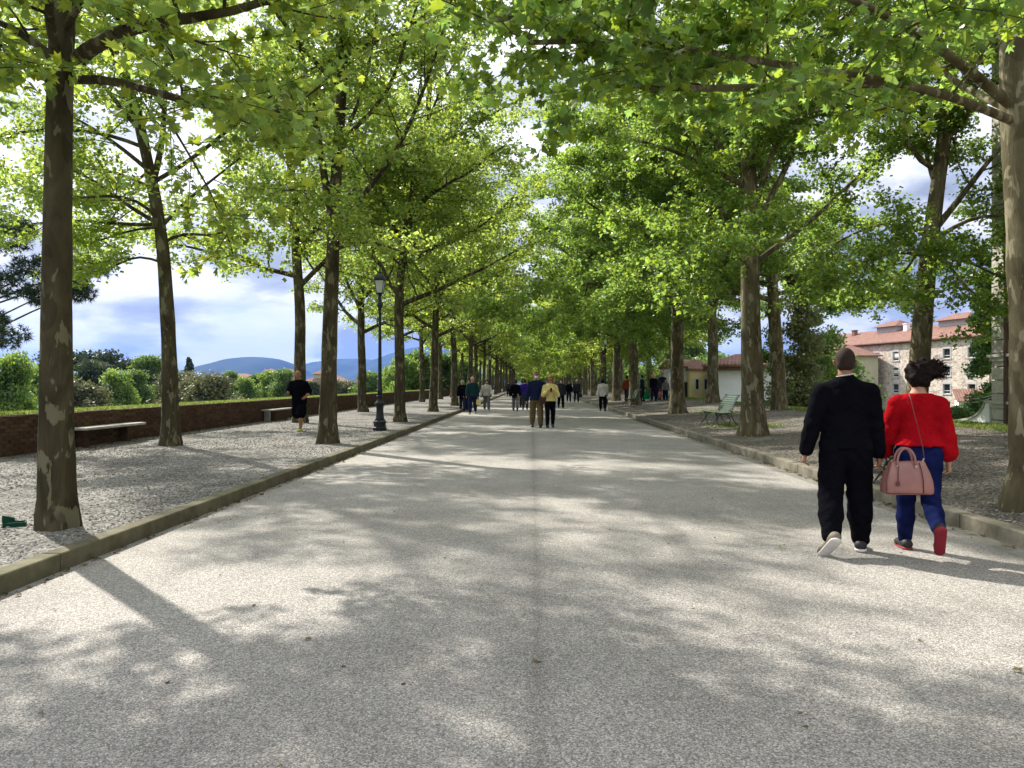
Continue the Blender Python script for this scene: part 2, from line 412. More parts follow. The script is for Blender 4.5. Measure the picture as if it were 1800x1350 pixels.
# loose stones on the gravel
def stones(name, n, seed, xr, yr, zf, mat, smin=.006, smax=.015):
    rs = np.random.RandomState(seed)
    u = rs.rand(n); y = yr[0] * (yr[1] / yr[0]) ** u; x = rs.uniform(xr[0], xr[1], n)
    s = rs.uniform(smin, smax, n)
    base = np.array([(1, 0, 0), (0, 1, 0), (-1, 0, 0), (0, -1, 0), (0, 0, .8), (0, 0, -.6)], float)
    F0 = np.array([(0, 1, 4), (1, 2, 4), (2, 3, 4), (3, 0, 4), (1, 0, 5), (2, 1, 5), (3, 2, 5), (0, 3, 5)])
    V = base[None] * (1 + rs.uniform(-.35, .35, (n, 6, 3)))
    a = rs.uniform(0, 6.28, n); c, sn = np.cos(a), np.sin(a)
    V[:, :, 0] *= 1.4
    X = V[:, :, 0] * c[:, None] - V[:, :, 1] * sn[:, None]; Y = V[:, :, 0] * sn[:, None] + V[:, :, 1] * c[:, None]
    V[:, :, 0] = X; V[:, :, 1] = Y; V *= s[:, None, None]
    V += np.stack([x, y, np.interp(x, zf[0], zf[1]) + s * .25], -1)[:, None]
    F = F0[None] + (np.arange(n) * 6)[:, None, None]
    tag(link(name, np_mesh(name, V.reshape(-1, 3), F.reshape(-1, 3), mat)), kind='stuff', label='loose grey stone chips covering the ' + ('left' if xr[0] < 0 else 'right') + ' walk')
M_chip = mat_noise('stone_chip', (.18, .172, .155), (.36, .345, .315), 30, .9, 0, rnd=.95)
M_chipR = mat_noise('stone_chip_brown', (.14, .128, .108), (.28, .26, .225), 30, .9, 0, rnd=.95)
stones('gravel', 19000, 1, (-9.25, XL - .17), (4.6, 26), ([-9.32, -8, -3.8], [.17, .14, .128]), M_chip)
stones('gravel', 17000, 2, (XR + .18, 9.9), (6.0, 28), ([4.5, 9.5, 9.9], [.13, .47, .48]), M_chipR)
# grey grit thrown on to the kerb edges of the road
def blades(name, n, seed, xr, yr, zf, mat, h=(.05, .14), label='', clump=None):
    rs = np.random.RandomState(seed)
    if clump is None:
        u = rs.rand(n); y = yr[0] * (yr[1] / yr[0]) ** u; x = rs.uniform(xr[0], xr[1], n)
    else:
        k = len(clump); c = np.array(clump)[rs.randint(0, k, n)]; x = c[:, 0] + rs.randn(n) * c[:, 2]; y = c[:, 1] + rs.randn(n) * c[:, 3]
    z = np.interp(x, zf[0], zf[1]); hh = rs.uniform(h[0], h[1], n); a = rs.uniform(0, 6.28, n); w = hh * .13 + .003 + y * .00025
    dx, dy = np.cos(a) * w, np.sin(a) * w; lx, ly = rs.randn(n) * hh * .4, rs.randn(n) * hh * .4
    V = np.stack([np.stack([x - dx, y - dy, z], -1), np.stack([x + dx, y + dy, z], -1), np.stack([x + lx, y + ly, z + hh], -1)], 1)
    o = link(name, np_mesh(name, V.reshape(-1, 3), np.arange(3 * n).reshape(-1, 3), mat)); tag(o, kind='stuff', label=label)
blades('grass', 26000, 3, (-11.4, -9.62), (12, 90), ([-13, -11.2, -10.2, -9.62], [.4, .83, .885, .88]), M_grass, (.02, .06), 'sunlit green grass on the bank behind the brick wall')
blades('grass', 30000, 4, (9.7, 11.88), (12, 90), ([9.5, 10.6, 11.3, 11.9], [.47, .5, .44, .33]), M_grass, (.03, .09), 'short grass along the right verge')
blades('grass', 2600, 7, 0, 0, ([4.5, 9.5], [.13, .47]), M_grass, (.02, .06), 'patch of grass under the green bench', clump=[(5.9, 22.6, .35, .7), (6.4, 21.6, .4, .5), (7.4, 30, .5, 1.5)])

# dead leaves and grit in the gutters
M_litter = mat_noise('litter', (.06, .045, .025), (.16, .12, .05), 20, .9, 0, rnd=.9)
LEAF2D = np.array([(0, -.5), (.30, -.28), (.52, -.10), (.28, .02), (.36, .34), (.12, .22), (0, .56), (-.12, .22), (-.36, .34), (-.28, .02), (-.52, -.10), (-.30, -.28)])
def litter(name, pts, seed, mat, s=(.02, .05), label=''):
    rs = np.random.RandomState(seed); n = len(pts); L2 = LEAF2D[::2]; k = len(L2)
    a = rs.uniform(0, 6.28, n); sz = rs.uniform(s[0], s[1], n)
    l = np.concatenate([L2, rs.uniform(-.0, .0, (k, 1))], 1)[None].repeat(n, 0); l[:, :, 2] = rs.uniform(0, .45, (n, k))
    X = l[:, :, 0] * np.cos(a)[:, None] - l[:, :, 1] * np.sin(a)[:, None]; Y = l[:, :, 0] * np.sin(a)[:, None] + l[:, :, 1] * np.cos(a)[:, None]
    V = np.stack([X, Y, l[:, :, 2]], -1) * sz[:, None, None] + np.array(pts)[:, None]
    tag(link(name, np_mesh(name, V.reshape(-1, 3), np.arange(k * n).reshape(-1, k), mat)), kind='stuff', label=label)
rs = np.random.RandomState(8)
def lpts(n, x, sd, y0, y1, z):
    k = int(n * .6); cy = rs.uniform(y0, y1, 14)
    y = np.concatenate([rs.choice(cy, k) + rs.randn(k) * .5, rs.uniform(y0, y1, n - k)]); y = np.clip(y, y0, y1)
    xx = x + np.abs(rs.randn(n)) * sd
    return np.stack([xx, y, np.full(n, z)], -1)
litter('leaf_litter', lpts(420, XL + .015, .05, 4.5, 24, .004), 1, M_litter, (.02, .06), 'dry leaf scraps along the foot of the left kerb')
q = lpts(520, 0, .07, 6.0, 34, .0); q[:, 0] = XR - .02 - q[:, 0]
litter('leaf_litter', q, 2, M_litter, (.02, .06), 'dry leaf scraps in the gutter by the right kerb')
q = np.stack([rs.uniform(XR + .2, 9.8, 500), 6 + 30 * rs.rand(500) ** 1.5, np.zeros(500)], -1); q[:, 2] = np.interp(q[:, 0], [4.5, 9.5], [.145, .485])
litter('leaf_litter', q, 3, M_litter, (.02, .07), 'dry leaves scattered over the right gravel walk')
q = np.stack([-9.25 + np.abs(rs.randn(500)) * .35, rs.uniform(11, 45, 500), np.full(500, .17)], -1)
litter('leaf_litter', q, 4, M_litter, (.02, .07), 'dead leaves heaped along the foot of the brick wall')
q = np.stack([rs.uniform(XL + .05, XR - .05, 260), 2.2 + 24 * rs.rand(260) ** 1.6, np.full(260, .012)], -1)
litter('leaf_litter', q, 5, M_litter, (.008, .028), 'tiny dry scraps sprinkled over the road')
M_fall = [mat_leaf('fallen_leaf_brown', (.16, .10, .04), (.2, .12, .04), .2, .2), mat_leaf('fallen_leaf_green', (.22, .30, .05), (.3, .4, .05), .2, .3)]
for i, (px, py, c, s, lab) in enumerate([(541, 1129, 0, .07, 'curled brown leaf lying alone on the road in the left foreground'),
        (72, 1262, 0, .055, 'small dark leaf at the bottom left corner of the road'), (374, 910, 1, .07, 'pale green leaf lying on the road beside the left kerb'),
        (30, 1022, 1, .12, 'bright green lobed leaf leaning on the foot of the left kerb'), (1703, 938, 1, .09, 'pale leaf in the gutter right of the woman in red'),
        (1421, 858, 0, .08, 'small dark leaf in the road just left of the walking man'), (1372, 966, 1, .07, 'pale leaf on the road left of the man\'s shoe'),
        (943, 1170, 0, .09, 'withered tuft of leaves lying on the centre seam of the road'), (1104, 797, 0, .08, 'dark leaf far out on the sunlit road right of centre'), (1790, 1185, 0, .09, 'dark twig leaf at the right edge of the road')]):
    D = FPX * CAMZ / (py - HZ); p = P(px, py, D); rr = random.Random(i); s *= .62
    l = [(x * s, y * s, .006 + abs(x) * s * .9 * rr.uniform(.3, 1)) for x, y in LEAF2D]
    me = np_mesh('fallen_leaf', np.array([(0, 0, .008)] + l), np.array([(0, 1 + k, 1 + (k + 1) % 12) for k in range(12)]), M_fall[c])
    o = link('fallen_leaf', me, None, (p.x, p.y, .012)); o.rotation_euler = (0, 0, rr.uniform(0, 6)); tag(o, lab, 'leaf', 'fallen leaves on the road')
#@@PART2
# ------------------------------------------------------------------ brick parapet
def brick_wall():
    root = empty('brick_wall', (-9.46, 15, .1), label='low dark red brick parapet wall running along the left side of the gravel', cat='wall')
    off = Vector((9.46, -15, -.1)); X0, X1, z0, z1, nc = -9.60, -9.325, .12, .868, 11
    mb = MB(); mb.box(X0, X1, YN, YF, z0 - .1, z1 - .012); core = mb.build('mortar_core', M_mortar, root, off)
    h = (z1 - z0) / nc; L = .262; rs = random.Random(2)
    datas = []
    for k in range(8):
        b = MB(); j = [rs.uniform(-.005, .005) for _ in range(4)]
        b.box(-.012, .012 + j[0], .005, L - .005 + j[1], .005, h - .005)
        V = np.concatenate(b.V); V += np.random.RandomState(k).uniform(-.002, .002, V.shape)
        datas.append(np_mesh('brick', V, [np.array(f) for f in b.F.values()], M_brick))
    far = MB()
    for c in range(nc):
        y = 12.7 + (c % 2) * L / 2; i = 0
        while y < 52:
            if i < 26:
                o = link('brick', datas[rs.randrange(8)], root); o.location = Vector((X1 + rs.uniform(-.004, .004), y, z0 + c * h)) + off
            else:
                q = rs.uniform(-.004, .005); far.box(X1 - .012, X1 + .012 + q, y + .005, y + L - .005, z0 + c * h + .005, z0 + (c + 1) * h - .005)
            y += L; i += 1
        y = 12.7
        while y > YN: y -= L; far.box(X1 - .012, X1 + .012, y + .005, y + L - .005, z0 + c * h + .005, z0 + (c + 1) * h - .005)
        y = 52.2
        while y < YF - 1: far.box(X1 - .012, X1 + .012, y + .01, y + .99, z0 + c * h + .006, z0 + (c + 1) * h - .006); y += 1
    tag(far.build('brickwork', M_brick, root, off), kind='stuff')
    # header course along the top
    top = MB(); y = YN; i = 0
    while y < 70:
        top.box(X0 - .02, X1 + .018, y + .004, y + .118, z1 - .012, z1 + .012 + rs.uniform(-.006, .008)); y += .124
    tag(top.build('top_course', M_brick, root, off), kind='stuff')
brick_wall()
M_slab = mat_noise('slab_stone', (.30, .28, .25), (.50, .48, .44), 6, .8, .4, .006, bscale=60)
for i, (ya, yb, lab) in enumerate([(15.15, 17.5, 'pale stone slab bench against the brick wall between the two nearest left trunks'),
                       (26.0, 28.3, 'stone slab bench on a solid block against the brick wall behind the jogger'), (70.6, 73, 'distant stone slab bench at the brick wall far down the left side')]):
    r = empty('stone_bench', (-9.08, (ya + yb) / 2, .15), label=lab, cat='bench', group='stone benches along the brick wall')
    hl = (yb - ya) / 2
    MB().box(-.22, .16, -hl, hl, .375, .43, bev=.012).build('seat', M_slab, r)
    for s in (-1, 1): MB().box(-.22, -.04, s * hl * .7 - .08, s * hl * .7 + .08, -.05, .373, bev=.01).build('support', M_brick if i == 0 else M_stone, r)
    if i: MB().box(-.22, .1, -hl * .56, hl * .56, -.05, .354).build('base_block', M_brick, r)

# ------------------------------------------------------------------ street lamps
def lamp(loc, label):
    r = empty('street_lamp', loc, label=label, cat='street lamp', group='black cast iron street lamps')
    m = MB(); m.lathe([(.20, 0), (.20, .10), (.175, .12), (.175, .22), (.19, .24), (.19, .27), (.15, .31)], 8, ang=.39)
    kid(r, m.build('base', M_iron, r))
    m = MB(); m.lathe([(.15, .30), (.125, .36), (.105, .46), (.10, .62), (.115, .72), (.15, .76), (.16, .79), (.12, .83), (.09, .86), (.085, .95), (.105, .98), (.105, 1.0), (.08, 1.02)], 16)
    kid(r, m.build('pedestal', M_iron, r, smooth=True))
    m = MB(); m.lathe([(.082, 1.01), (.068, 1.10), (.078, 1.13), (.078, 1.16), (.062, 1.20), (.068, 1.26), (.06, 1.30), (.066, 1.38), (.06, 1.42), (.055, 1.5), (.048, 2.3), (.040, 3.2), (.036, 3.42), (.05, 3.45), (.055, 3.50), (.085, 3.56), (.09, 3.60), (.06, 3.68), (.04, 3.74), (.03, 3.83), (.055, 3.86), (.05, 3.89)], 14)
    kid(r, m.build('post', M_iron, r, smooth=True))
    # lantern: tapered four-sided glass, bars, roof
    zb, zt, rb, rt = 3.93, 4.30, .115, .175
    m = MB(); m.lathe([(rb - .008, zb), (rt - .008, zt)], 4, ang=math.pi / 4); kid(r, m.build('lantern_glass', M_glassl, r))
    m = MB(); m.lathe([(.05, 3.89), (.07, 3.90), (rb + .01, zb - .01), (rb + .01, zb + .012)], 4, ang=math.pi / 4)
    for k in range(4):
        a = math.pi / 4 + k * math.pi / 2; m.tube([(rb * math.cos(a), rb * math.sin(a), zb), (rt * math.cos(a), rt * math.sin(a), zt)], .010, 5)
    m.lathe([(rt + .012, zt - .012), (rt + .012, zt + .012)], 4, ang=math.pi / 4); kid(r, m.build('lantern_frame', M_iron, r))
    m = MB(); m.lathe([(rt + .04, zt + .013), (rt + .035, zt + .03), (rt - .01, zt + .10), (.09, zt + .18), (.05, zt + .205), (.05, zt + .24), (.02, zt + .27), (.028, zt + .30), (.01, zt + .35)], 4, ang=math.pi / 4)
    kid(r, m.build('lantern_roof', M_iron, r))
    return r
LAMPS = [((-4.34, 21.6, .12), 'black cast iron street lamp beside the left kerb, nearest and tallest in view'),
         ((-4.5, 81, .12), 'small distant street lamp among the left trunks'),
         ((4.85, 50, .12), 'street lamp against a trunk on the right behind the person in white'),
         ((4.85, 99, .12), 'farthest street lamp on the right side of the avenue')]
L0 = lamp(*LAMPS[0])
for loc, lab in LAMPS[1:]:
    c = copy_tree(L0); c.location = loc; c['label'] = lab

# ------------------------------------------------------------------ green park benches
def park_bench(loc, label, rz=0):
    """bench facing local -x, length along y"""
    r = empty('park_bench', loc, rz, label=label, cat='bench', group='green slatted park benches on the right walk')
    HL = .82
    prof_s = [(-.28 + .075 * k, .425 - .02 * math.sin(k / 6 * math.pi) + .004 * k * (k < 2)) for k in range(7)]
    me = None
    for k, (x, z) in enumerate(prof_s):
        if me is None:
            b = MB(); b.box(-.028, .028, -HL, HL, -.011, .011, bev=.004); me = np_mesh('seat_slat', np.concatenate(b.V), [np.array(f) for f in b.F.values()], M_benchg)
        o = kid(r, link('seat_slat', me, r)); o.location = (x, 0, z)
    for k in range(7):
        x = .20 + .016 * k + .0022 * k * k; z = .50 + .062 * k
        o = kid(r, link('back_slat', me, r)); o.location = (x, 0, z); o.rotation_euler = (0, R(-72 + k * 2.0), 0)
    o = kid(r, link('top_slat', me, r)); o.location = (.40, 0, .93); o.rotation_euler = (0, R(-20), 0)
    for s in (-1, 1):
        m = MB(); y = s * (HL - .12); t = .013
        def arc(cx, cz, rr, a0, a1, n=9): return [(cx + rr * math.cos(R(a0 + (a1 - a0) * i / n)), y, cz + rr * math.sin(R(a0 + (a1 - a0) * i / n))) for i in range(n + 1)]
        m.tube([(-.30, y, .40), (-.1, y, .375), (.10, y, .385), (.17, y, .43), (.22, y, .52), (.27, y, .70), (.36, y, .88), (.44, y, .93)], t, 6)
        m.tube([(-.27, y, .40), (-.22, y, .30), (-.27, y, .18), (-.36, y, .06), (-.40, y, 0), (-.34, y, .0)], t, 6)
        m.tube([(.18, y, .43), (.20, y, .32), (.27, y, .18), (.36, y, .06), (.42, y, 0), (.36, y, 0)], t, 6)
        m.tube(arc(-.03, .18, .20, 15, 165), t * .8, 5)
        m.tube([(-.24, y, .20), (-.16, y, .02), (-.10, y, 0)], t * .8, 5); m.tube([(.17, y, .22), (.10, y, .02), (.04, y, 0)], t * .8, 5)
        m.tube(arc(.20, .50, .05, 0, 300), t * .7, 5); m.tube(arc(.12, .30, .04, 0, 300), t * .7, 5)
        kid(r, m.build('iron_frame', M_iron, r, smooth=True))
    kid(r, MB().tube([(.0, -HL + .12, .30), (0, HL - .12, .30)], .009, 6).build('stretcher', M_iron, r))
    return r
b0 = park_bench((5.62, 22.75, zr(5.6) + .0), 'green slatted park bench with curled iron frames between two big right trunks')
for loc, lab in (((4.98, 10.85, .13), 'green park bench mostly hidden behind the walking man and woman'), ((5.6, 43, .2), 'small dark park bench far down the right walk')):
    c = copy_tree(b0); c.location = loc; c['label'] = lab

# ------------------------------------------------------------------ plane trees
class TreeB:
    def __init__(s, seed, leaf, mat_b, mat_l, simple=False, lod=1.0):
        s.rs = np.random.RandomState(seed); s.W = []; s.WF = []; s.n = 0; s.tw = []; s.leaf = leaf; s.mb = mat_b; s.ml = mat_l; s.simple = simple; s.lod = lod
    def wood(s, pts, rad, m):
        V, F = tube_np(np.asarray(pts, float), np.asarray(rad, float), m)
        s.W.append(V); s.WF.append(F + s.n); s.n += len(V)
    def path(s, p, d, L, n, wob, up):
        d = np.array(d, float); d /= np.linalg.norm(d); pts = [np.array(p, float)]
        for i in range(n):
            d = d + s.rs.randn(3) * wob + np.array([0, 0, up / n]); d /= np.linalg.norm(d)
            pts.append(pts[-1] + d * L / n)
        return np.array(pts)
    def twigs(s, pts, r0, t0=.15, step=.2, L=(.55, 1.15), up=0.05):
        """leafy twigs off a branch"""
        seg = np.linalg.norm(np.diff(pts, axis=0), axis=1); cum = np.concatenate([[0], np.cumsum(seg)]); tot = cum[-1]
        a = t0 * tot + s.rs.rand() * step; side = 1
        while a < tot:
            t = a / tot; p = np.array([np.interp(a, cum, pts[:, k]) for k in range(3)])
            i = min(np.searchsorted(cum, a) - 1, len(pts) - 2); i = max(i, 0); d = pts[i + 1] - pts[i]; d /= np.linalg.norm(d)
            h = np.cross(d, [0, 0, 1.]); hn = np.linalg.norm(h)
            h = h / hn if hn > .3 else np.append(s.rs.randn(2), 0); h /= np.linalg.norm(h)
            side = -side
            dd = d * .8 + h * side * s.rs.uniform(.5, 1.1) + np.array([0, 0, s.rs.uniform(-.3, .35)])
            l = s.rs.uniform(*L) * (1 - .4 * t)
            q = s.path(p, dd, l, 3, .16, up)
            if not s.simple: s.wood(q, np.linspace(max(.006, r0 * .4), .003, 4), 3)
            s.tw.append(q); a += step * s.rs.uniform(.7, 1.3)
        s.tw.append(pts[-3:] if len(pts) > 3 else pts)
    def branch(s, pts, r0, r1, step=.42, L=(1.1, 2.2), t0=.22, ts=.2, m=6, flat=1.0, tl=(.55, 1.15)):
        pts = np.asarray(pts, float); n = len(pts)
        s.wood(pts, np.linspace(r0, r1, n), m)
        seg = np.linalg.norm(np.diff(pts, axis=0), axis=1); cum = np.concatenate([[0], np.cumsum(seg)]); tot = cum[-1]
        a = t0 * tot + s.rs.rand() * step; k = s.rs.rand() * 6.28
        while a < tot:
            t = a / tot; p = np.array([np.interp(a, cum, pts[:, c]) for c in range(3)])
            i = max(0, min(np.searchsorted(cum, a) - 1, n - 2)); d = pts[i + 1] - pts[i]; d /= np.linalg.norm(d)
            k += 2.4 + s.rs.randn() * .4
            u = np.array([math.cos(k), math.sin(k), s.rs.uniform(-.25, .45)]); u -= d * u.dot(d) * .8
            u /= np.linalg.norm(u) + 1e-6
            dd = d * .55 + u
            l = s.rs.uniform(*L) * (1 - .5 * t)
            rr = max(.008, (r0 + (r1 - r0) * t) * .42)
            q = s.path(p, dd, l, 5, .13, s.rs.uniform(-.25, .3))
            s.wood(q, np.linspace(rr, .005, 6), 4)
            s.twigs(q, rr, .12, ts, tl)
            a += step * s.rs.uniform(.7, 1.3)
        s.twigs(pts[-3:], r1, .1, ts, tl)
    def leaves(s, N, size):
        T = s.tw; rs = s.rs; L = np.array([np.linalg.norm(np.diff(q, axis=0), axis=1).sum() for q in T]); prob = L / L.sum()
        idx = rs.choice(len(T), N, p=prob); t = rs.rand(N) ** .8
        P4 = np.array([[q[int(round(u * (len(q) - 1)))] for u in (0, .34, .67, 1)] for q in T])
        f = t * 3; i = np.minimum(f.astype(int), 2); w = (f - i)[:, None]
        p = P4[idx, i] * (1 - w) + P4[idx, i + 1] * w
        dirn = P4[idx, i + 1] - P4[idx, i]; dirn /= np.linalg.norm(dirn, axis=1)[:, None] + 1e-6
        a = rs.randn(N, 3); a[:, 2] *= .6; a /= np.linalg.norm(a, axis=1)[:, None]
        a = a + dirn * .4; a[:, 2] -= .25; a /= np.linalg.norm(a, axis=1)[:, None]      # leaf axis, pointing out and a little down
        sz = size * rs.uniform(.55, 1.25, N)
        p = p + a * (sz * .55)[:, None] + rs.randn(N, 3) * np.array([.11, .11, .085]) * (1 if s.leaf != 'mid' else .5)
        nrm = rs.randn(N, 3) * .75; nrm[:, 2] += 1.0; nrm -= a * (nrm * a).sum(1)[:, None]; nrm /= np.linalg.norm(nrm, axis=1)[:, None] + 1e-6
        b = np.cross(nrm, a)
        out = LEAF2D if s.leaf == 'full' else (LEAF2D[[0, 2, 3, 4, 5, 6, 7, 8, 9, 10]] if s.leaf == 'mid' else np.array([(0, -.5), (.5, -.05), (.16, .16), (-.05, .58), (-.48, .05)]) if s.leaf in ('low', 'quad5') else np.array([(0, -.5), (.48, 0), (0, .55), (-.48, 0)]))
        k = len(out)
        fold = np.abs(out[:, 0]) * rs.uniform(-.15, .55, N)[:, None] - (out[:, 1] ** 2)[None] * rs.uniform(-.1, .6, N)[:, None]
        V = p[:, None] + (b[:, None] * out[None, :, :1] + a[:, None] * out[None, :, 1:] + nrm[:, None] * fold[:, :, None]) * sz[:, None, None]
        return V.reshape(-1, 3), np.arange(N * k).reshape(N, k)
    def data(s, N, size):
        V = np.concatenate(s.W); F = np.concatenate(s.WF)
        tm = np_mesh('trunk', V, F, s.mb, True)
        LV, LF = s.leaves(N, size)
        cm = np_mesh('crown', LV, LF, s.ml)
        return tm, cm
def trunk_rad(z, r0, H, flare=.30):
    z = np.asarray(z, float); return r0 * (1 - .72 * np.clip(z / H, 0, 1)) * (1 + flare * np.exp(-np.maximum(z, 0) / .22) + .12 * np.exp(-z / 1.0))
def trunk_mesh(tb, pts, r0, H, m=14, flare=.30):
    pts = np.asarray(pts, float); d = []
    # resample finely with slight bulges and a root flare that is not round
    n = 34; seg = np.linalg.norm(np.diff(pts, axis=0), axis=1); cum = np.concatenate([[0], np.cumsum(seg)])
    a = cum[-1] * np.linspace(0, 1, n) ** 1.6; q = np.stack([np.interp(a, cum, pts[:, k]) for k in range(3)], -1)
    for _ in range(2): q[1:-1] = q[1:-1] * .5 + (q[:-2] + q[2:]) * .25
    z = q[:, 2] - q[0, 2]; rr = trunk_rad(z, r0, H, flare) * (1 + tb.rs.randn(n) * .025)
    V, F = tube_np(q, rr, m); V = V.reshape(n, m, 3)
    ph = tb.rs.rand() * 6; th = 2 * np.pi * np.arange(m) / m
    lob = (np.sin(th * 3 + ph) * .5 + np.sin(th * 5 + ph * 2) * .5)[None] * (.22 * np.exp(-z / .3) + .035)[:, None] + tb.rs.randn(n, m) * .012
    V = q[:, None] + (V - q[:, None]) * (1 + lob[:, :, None]); V[0, :, 2] -= .15
    tb.W.append(V.reshape(-1, 3)); tb.WF.append(F + tb.n); tb.n += n * m
    return q
def add_tree(loc, tm, cm, label, group, rz=0, sc=1.0, tilt=(0, 0), name='plane_tree', cat='tree'):
    r = empty(name, loc, rz, label=label, cat=cat, group=group); r.scale = (sc, sc, sc); r.rotation_euler = (tilt[0], tilt[1], rz)
    link('trunk', tm, r); link('crown', cm, r); return r
def generic(seed, H, fork, r0, style, leaf, mb_, ml_, N, size, nl=7, lean=(0, 0), lod=1):
    """style: 'vase' slender with steep forks, 'broad' stout with spreading limbs"""
    tb = TreeB(seed, leaf, mb_, ml_, simple=(N < 31000 or N > 60000)); rs = tb.rs
    x = y = 0; pts = [(0, 0, 0)]
    for z in np.arange(1, fork + .1, 1.0):
        x += rs.randn() * .05 + lean[0]; y += rs.randn() * .05 + lean[1]; pts.append((x, y, z))
    steep = style == 'vase'
    top = tb.path(pts[-1], (lean[0], lean[1], 1), H - fork, 7, .07, .4)
    full = np.concatenate([np.array(pts), top[1:]]); m = 12 if N > 31000 else 6
    trunk_mesh(tb, full, r0, H, m)
    tb.branch(top, .05, .02, .40 * lod, (1.2, 2.3), .15, .21 * lod)
    for k in range(nl):
        t = (k / nl) ** 1.25; z = fork - .5 + t * (H - fork) * .62
        p = np.array([np.interp(z, full[:, 2], full[:, c]) for c in range(3)])
        a = k * 2.4 + rs.rand() * .6
        if k % 3 == 0: a = rs.uniform(-.55, .55)                # every third limb reaches for the light over the road (+x)
        el = R(rs.uniform(48, 68) if (steep and k > 1 and k % 3) else rs.uniform(5, 20) if (not steep and k < 5) else rs.uniform(18, 42))
        L = (rs.uniform(4.8, 6.2) if not steep else rs.uniform(4.4, 5.8)) * ((1 - .22 * t) * (1.08 if steep else 1.30) if k % 3 == 0 else 1 - .42 * t)
        q = tb.path(p, (math.cos(a) * math.cos(el), math.sin(a) * math.cos(el), math.sin(el)), L, 8, .10, (-.15 if steep and k > 1 else .25) if (steep or k > 4) else -.42)
        rr = r0 * (.50 if steep else .40) * (1 - .5 * t)
        tb.branch(q, rr, .02, .36 * lod, (1.3, 2.7), .12, .2 * lod)
    tm, cm = tb.data(N, size)
    return tm, cm

def photo_tree(name_label, base, D, trunk_px, r0, limbs, seed, N, size, H, mb_, ml_, extra=5, leafk='full', group='', thin=1.0, fork=4.5, Hz=None, L=(1.0, 2.0)):
    """a tree measured off the photo: trunk and main limbs as polylines of (px, py[, distance])"""
    tb = TreeB(seed, leafk, mb_, ml_); rs = tb.rs; bx = Vector(base)
    W = lambda p: np.array(P(p[0], p[1], p[2] if len(p) > 2 else D) - bx)
    tp = [np.zeros(3)] + [W(p) for p in trunk_px]
    while tp[-1][2] < H:                                   # carry the leader on above the frame
        d = tp[-1] - tp[-2]; d /= np.linalg.norm(d); d = d * .5 + np.array([0, 0, .8]) + rs.randn(3) * .1; tp.append(tp[-1] + d / np.linalg.norm(d) * 1.3)
    full = np.array(tp); trunk_mesh(tb, full, r0, H, 18)
    tb.branch(full[full[:, 2] > fork + 1.0], .04, .02, .42, (1.2, 2.2), .0, .21, m=5)
    for lm in limbs:
        rr, *pp = lm; q = np.array([W(p) for p in pp])
        n = max(8, int(np.linalg.norm(np.diff(q, axis=0), axis=1).sum() / .35)); seg = np.linalg.norm(np.diff(q, axis=0), axis=1); cum = np.concatenate([[0], np.cumsum(seg)])
        a = np.linspace(0, cum[-1], n); q = np.stack([np.interp(a, cum, q[:, k]) for k in range(3)], -1)
        for _ in range(3): q[1:-1] = q[1:-1] * .5 + (q[:-2] + q[2:]) * .25
        tb.branch(q, rr, .018, .38, L, .22, .19, m=8)
    for k in range(extra):
        z = H * .45 + (k / max(1, extra)) * H * .35; p = np.array([np.interp(z, full[:, 2], full[:, c]) for c in range(3)])
        a = k * 2.4 + seed; el = R(rs.uniform(20, 50))
        q = tb.path(p, (math.cos(a) * math.cos(el), math.sin(a) * math.cos(el), math.sin(el)), rs.uniform(4.2, 6.0), 8, .1, .2)
        tb.branch(q, r0 * .3, .018, .4, (1.1, 2.1), .2, .2)
    tm, cm = tb.data(N, size)
    return add_tree(tuple(base), tm, cm, name_label, group)

GL1, GL2, GR1, GR2 = 'plane trees in the row along the left kerb', 'plane trees in the row along the brick wall', 'plane trees in the row along the right kerb', 'plane trees in the outer right row'
# left kerb row
photo_tree('dark trunked plane tree, nearest on the left, beside the kerb', (-4.40, 7.0, .12), 7.0,
    [(98, 700), (99, 500), (102, 300), (106, 120), (108, 0)], .142,
    [(.075, (112, 125), (150, 80, 6.8), (205, 38, 6.5), (300, 33, 6.2), (400, 36, 6.0), (480, 10, 5.9), (580, -40, 5.8)),
     (.045, (125, 140), (170, 130, 6.9), (205, 128, 6.8), (250, 158, 6.6), (330, 185, 6.4), (420, 200, 6.2), (500, 195, 6.1)),
     (.05, (100, 110), (60, 70, 7.2), (10, 40, 7.3), (-90, 10, 7.4)),
     (.05, (100, 90), (80, 20, 6.4), (90, -60, 5.8), (60, -150, 5.2)),
     (.04, (110, 60), (160, -40, 6.6), (260, -120, 6.2), (330, -220, 6.0)),
     (.03, (95, 150), (40, 110, 6.8), (0, 70, 6.4), (-60, 60, 6.1))], 11, 17500, .108, 12.5, M_barkL, M_leafL, 6, leafk='mid', group=GL1, fork=4.6)
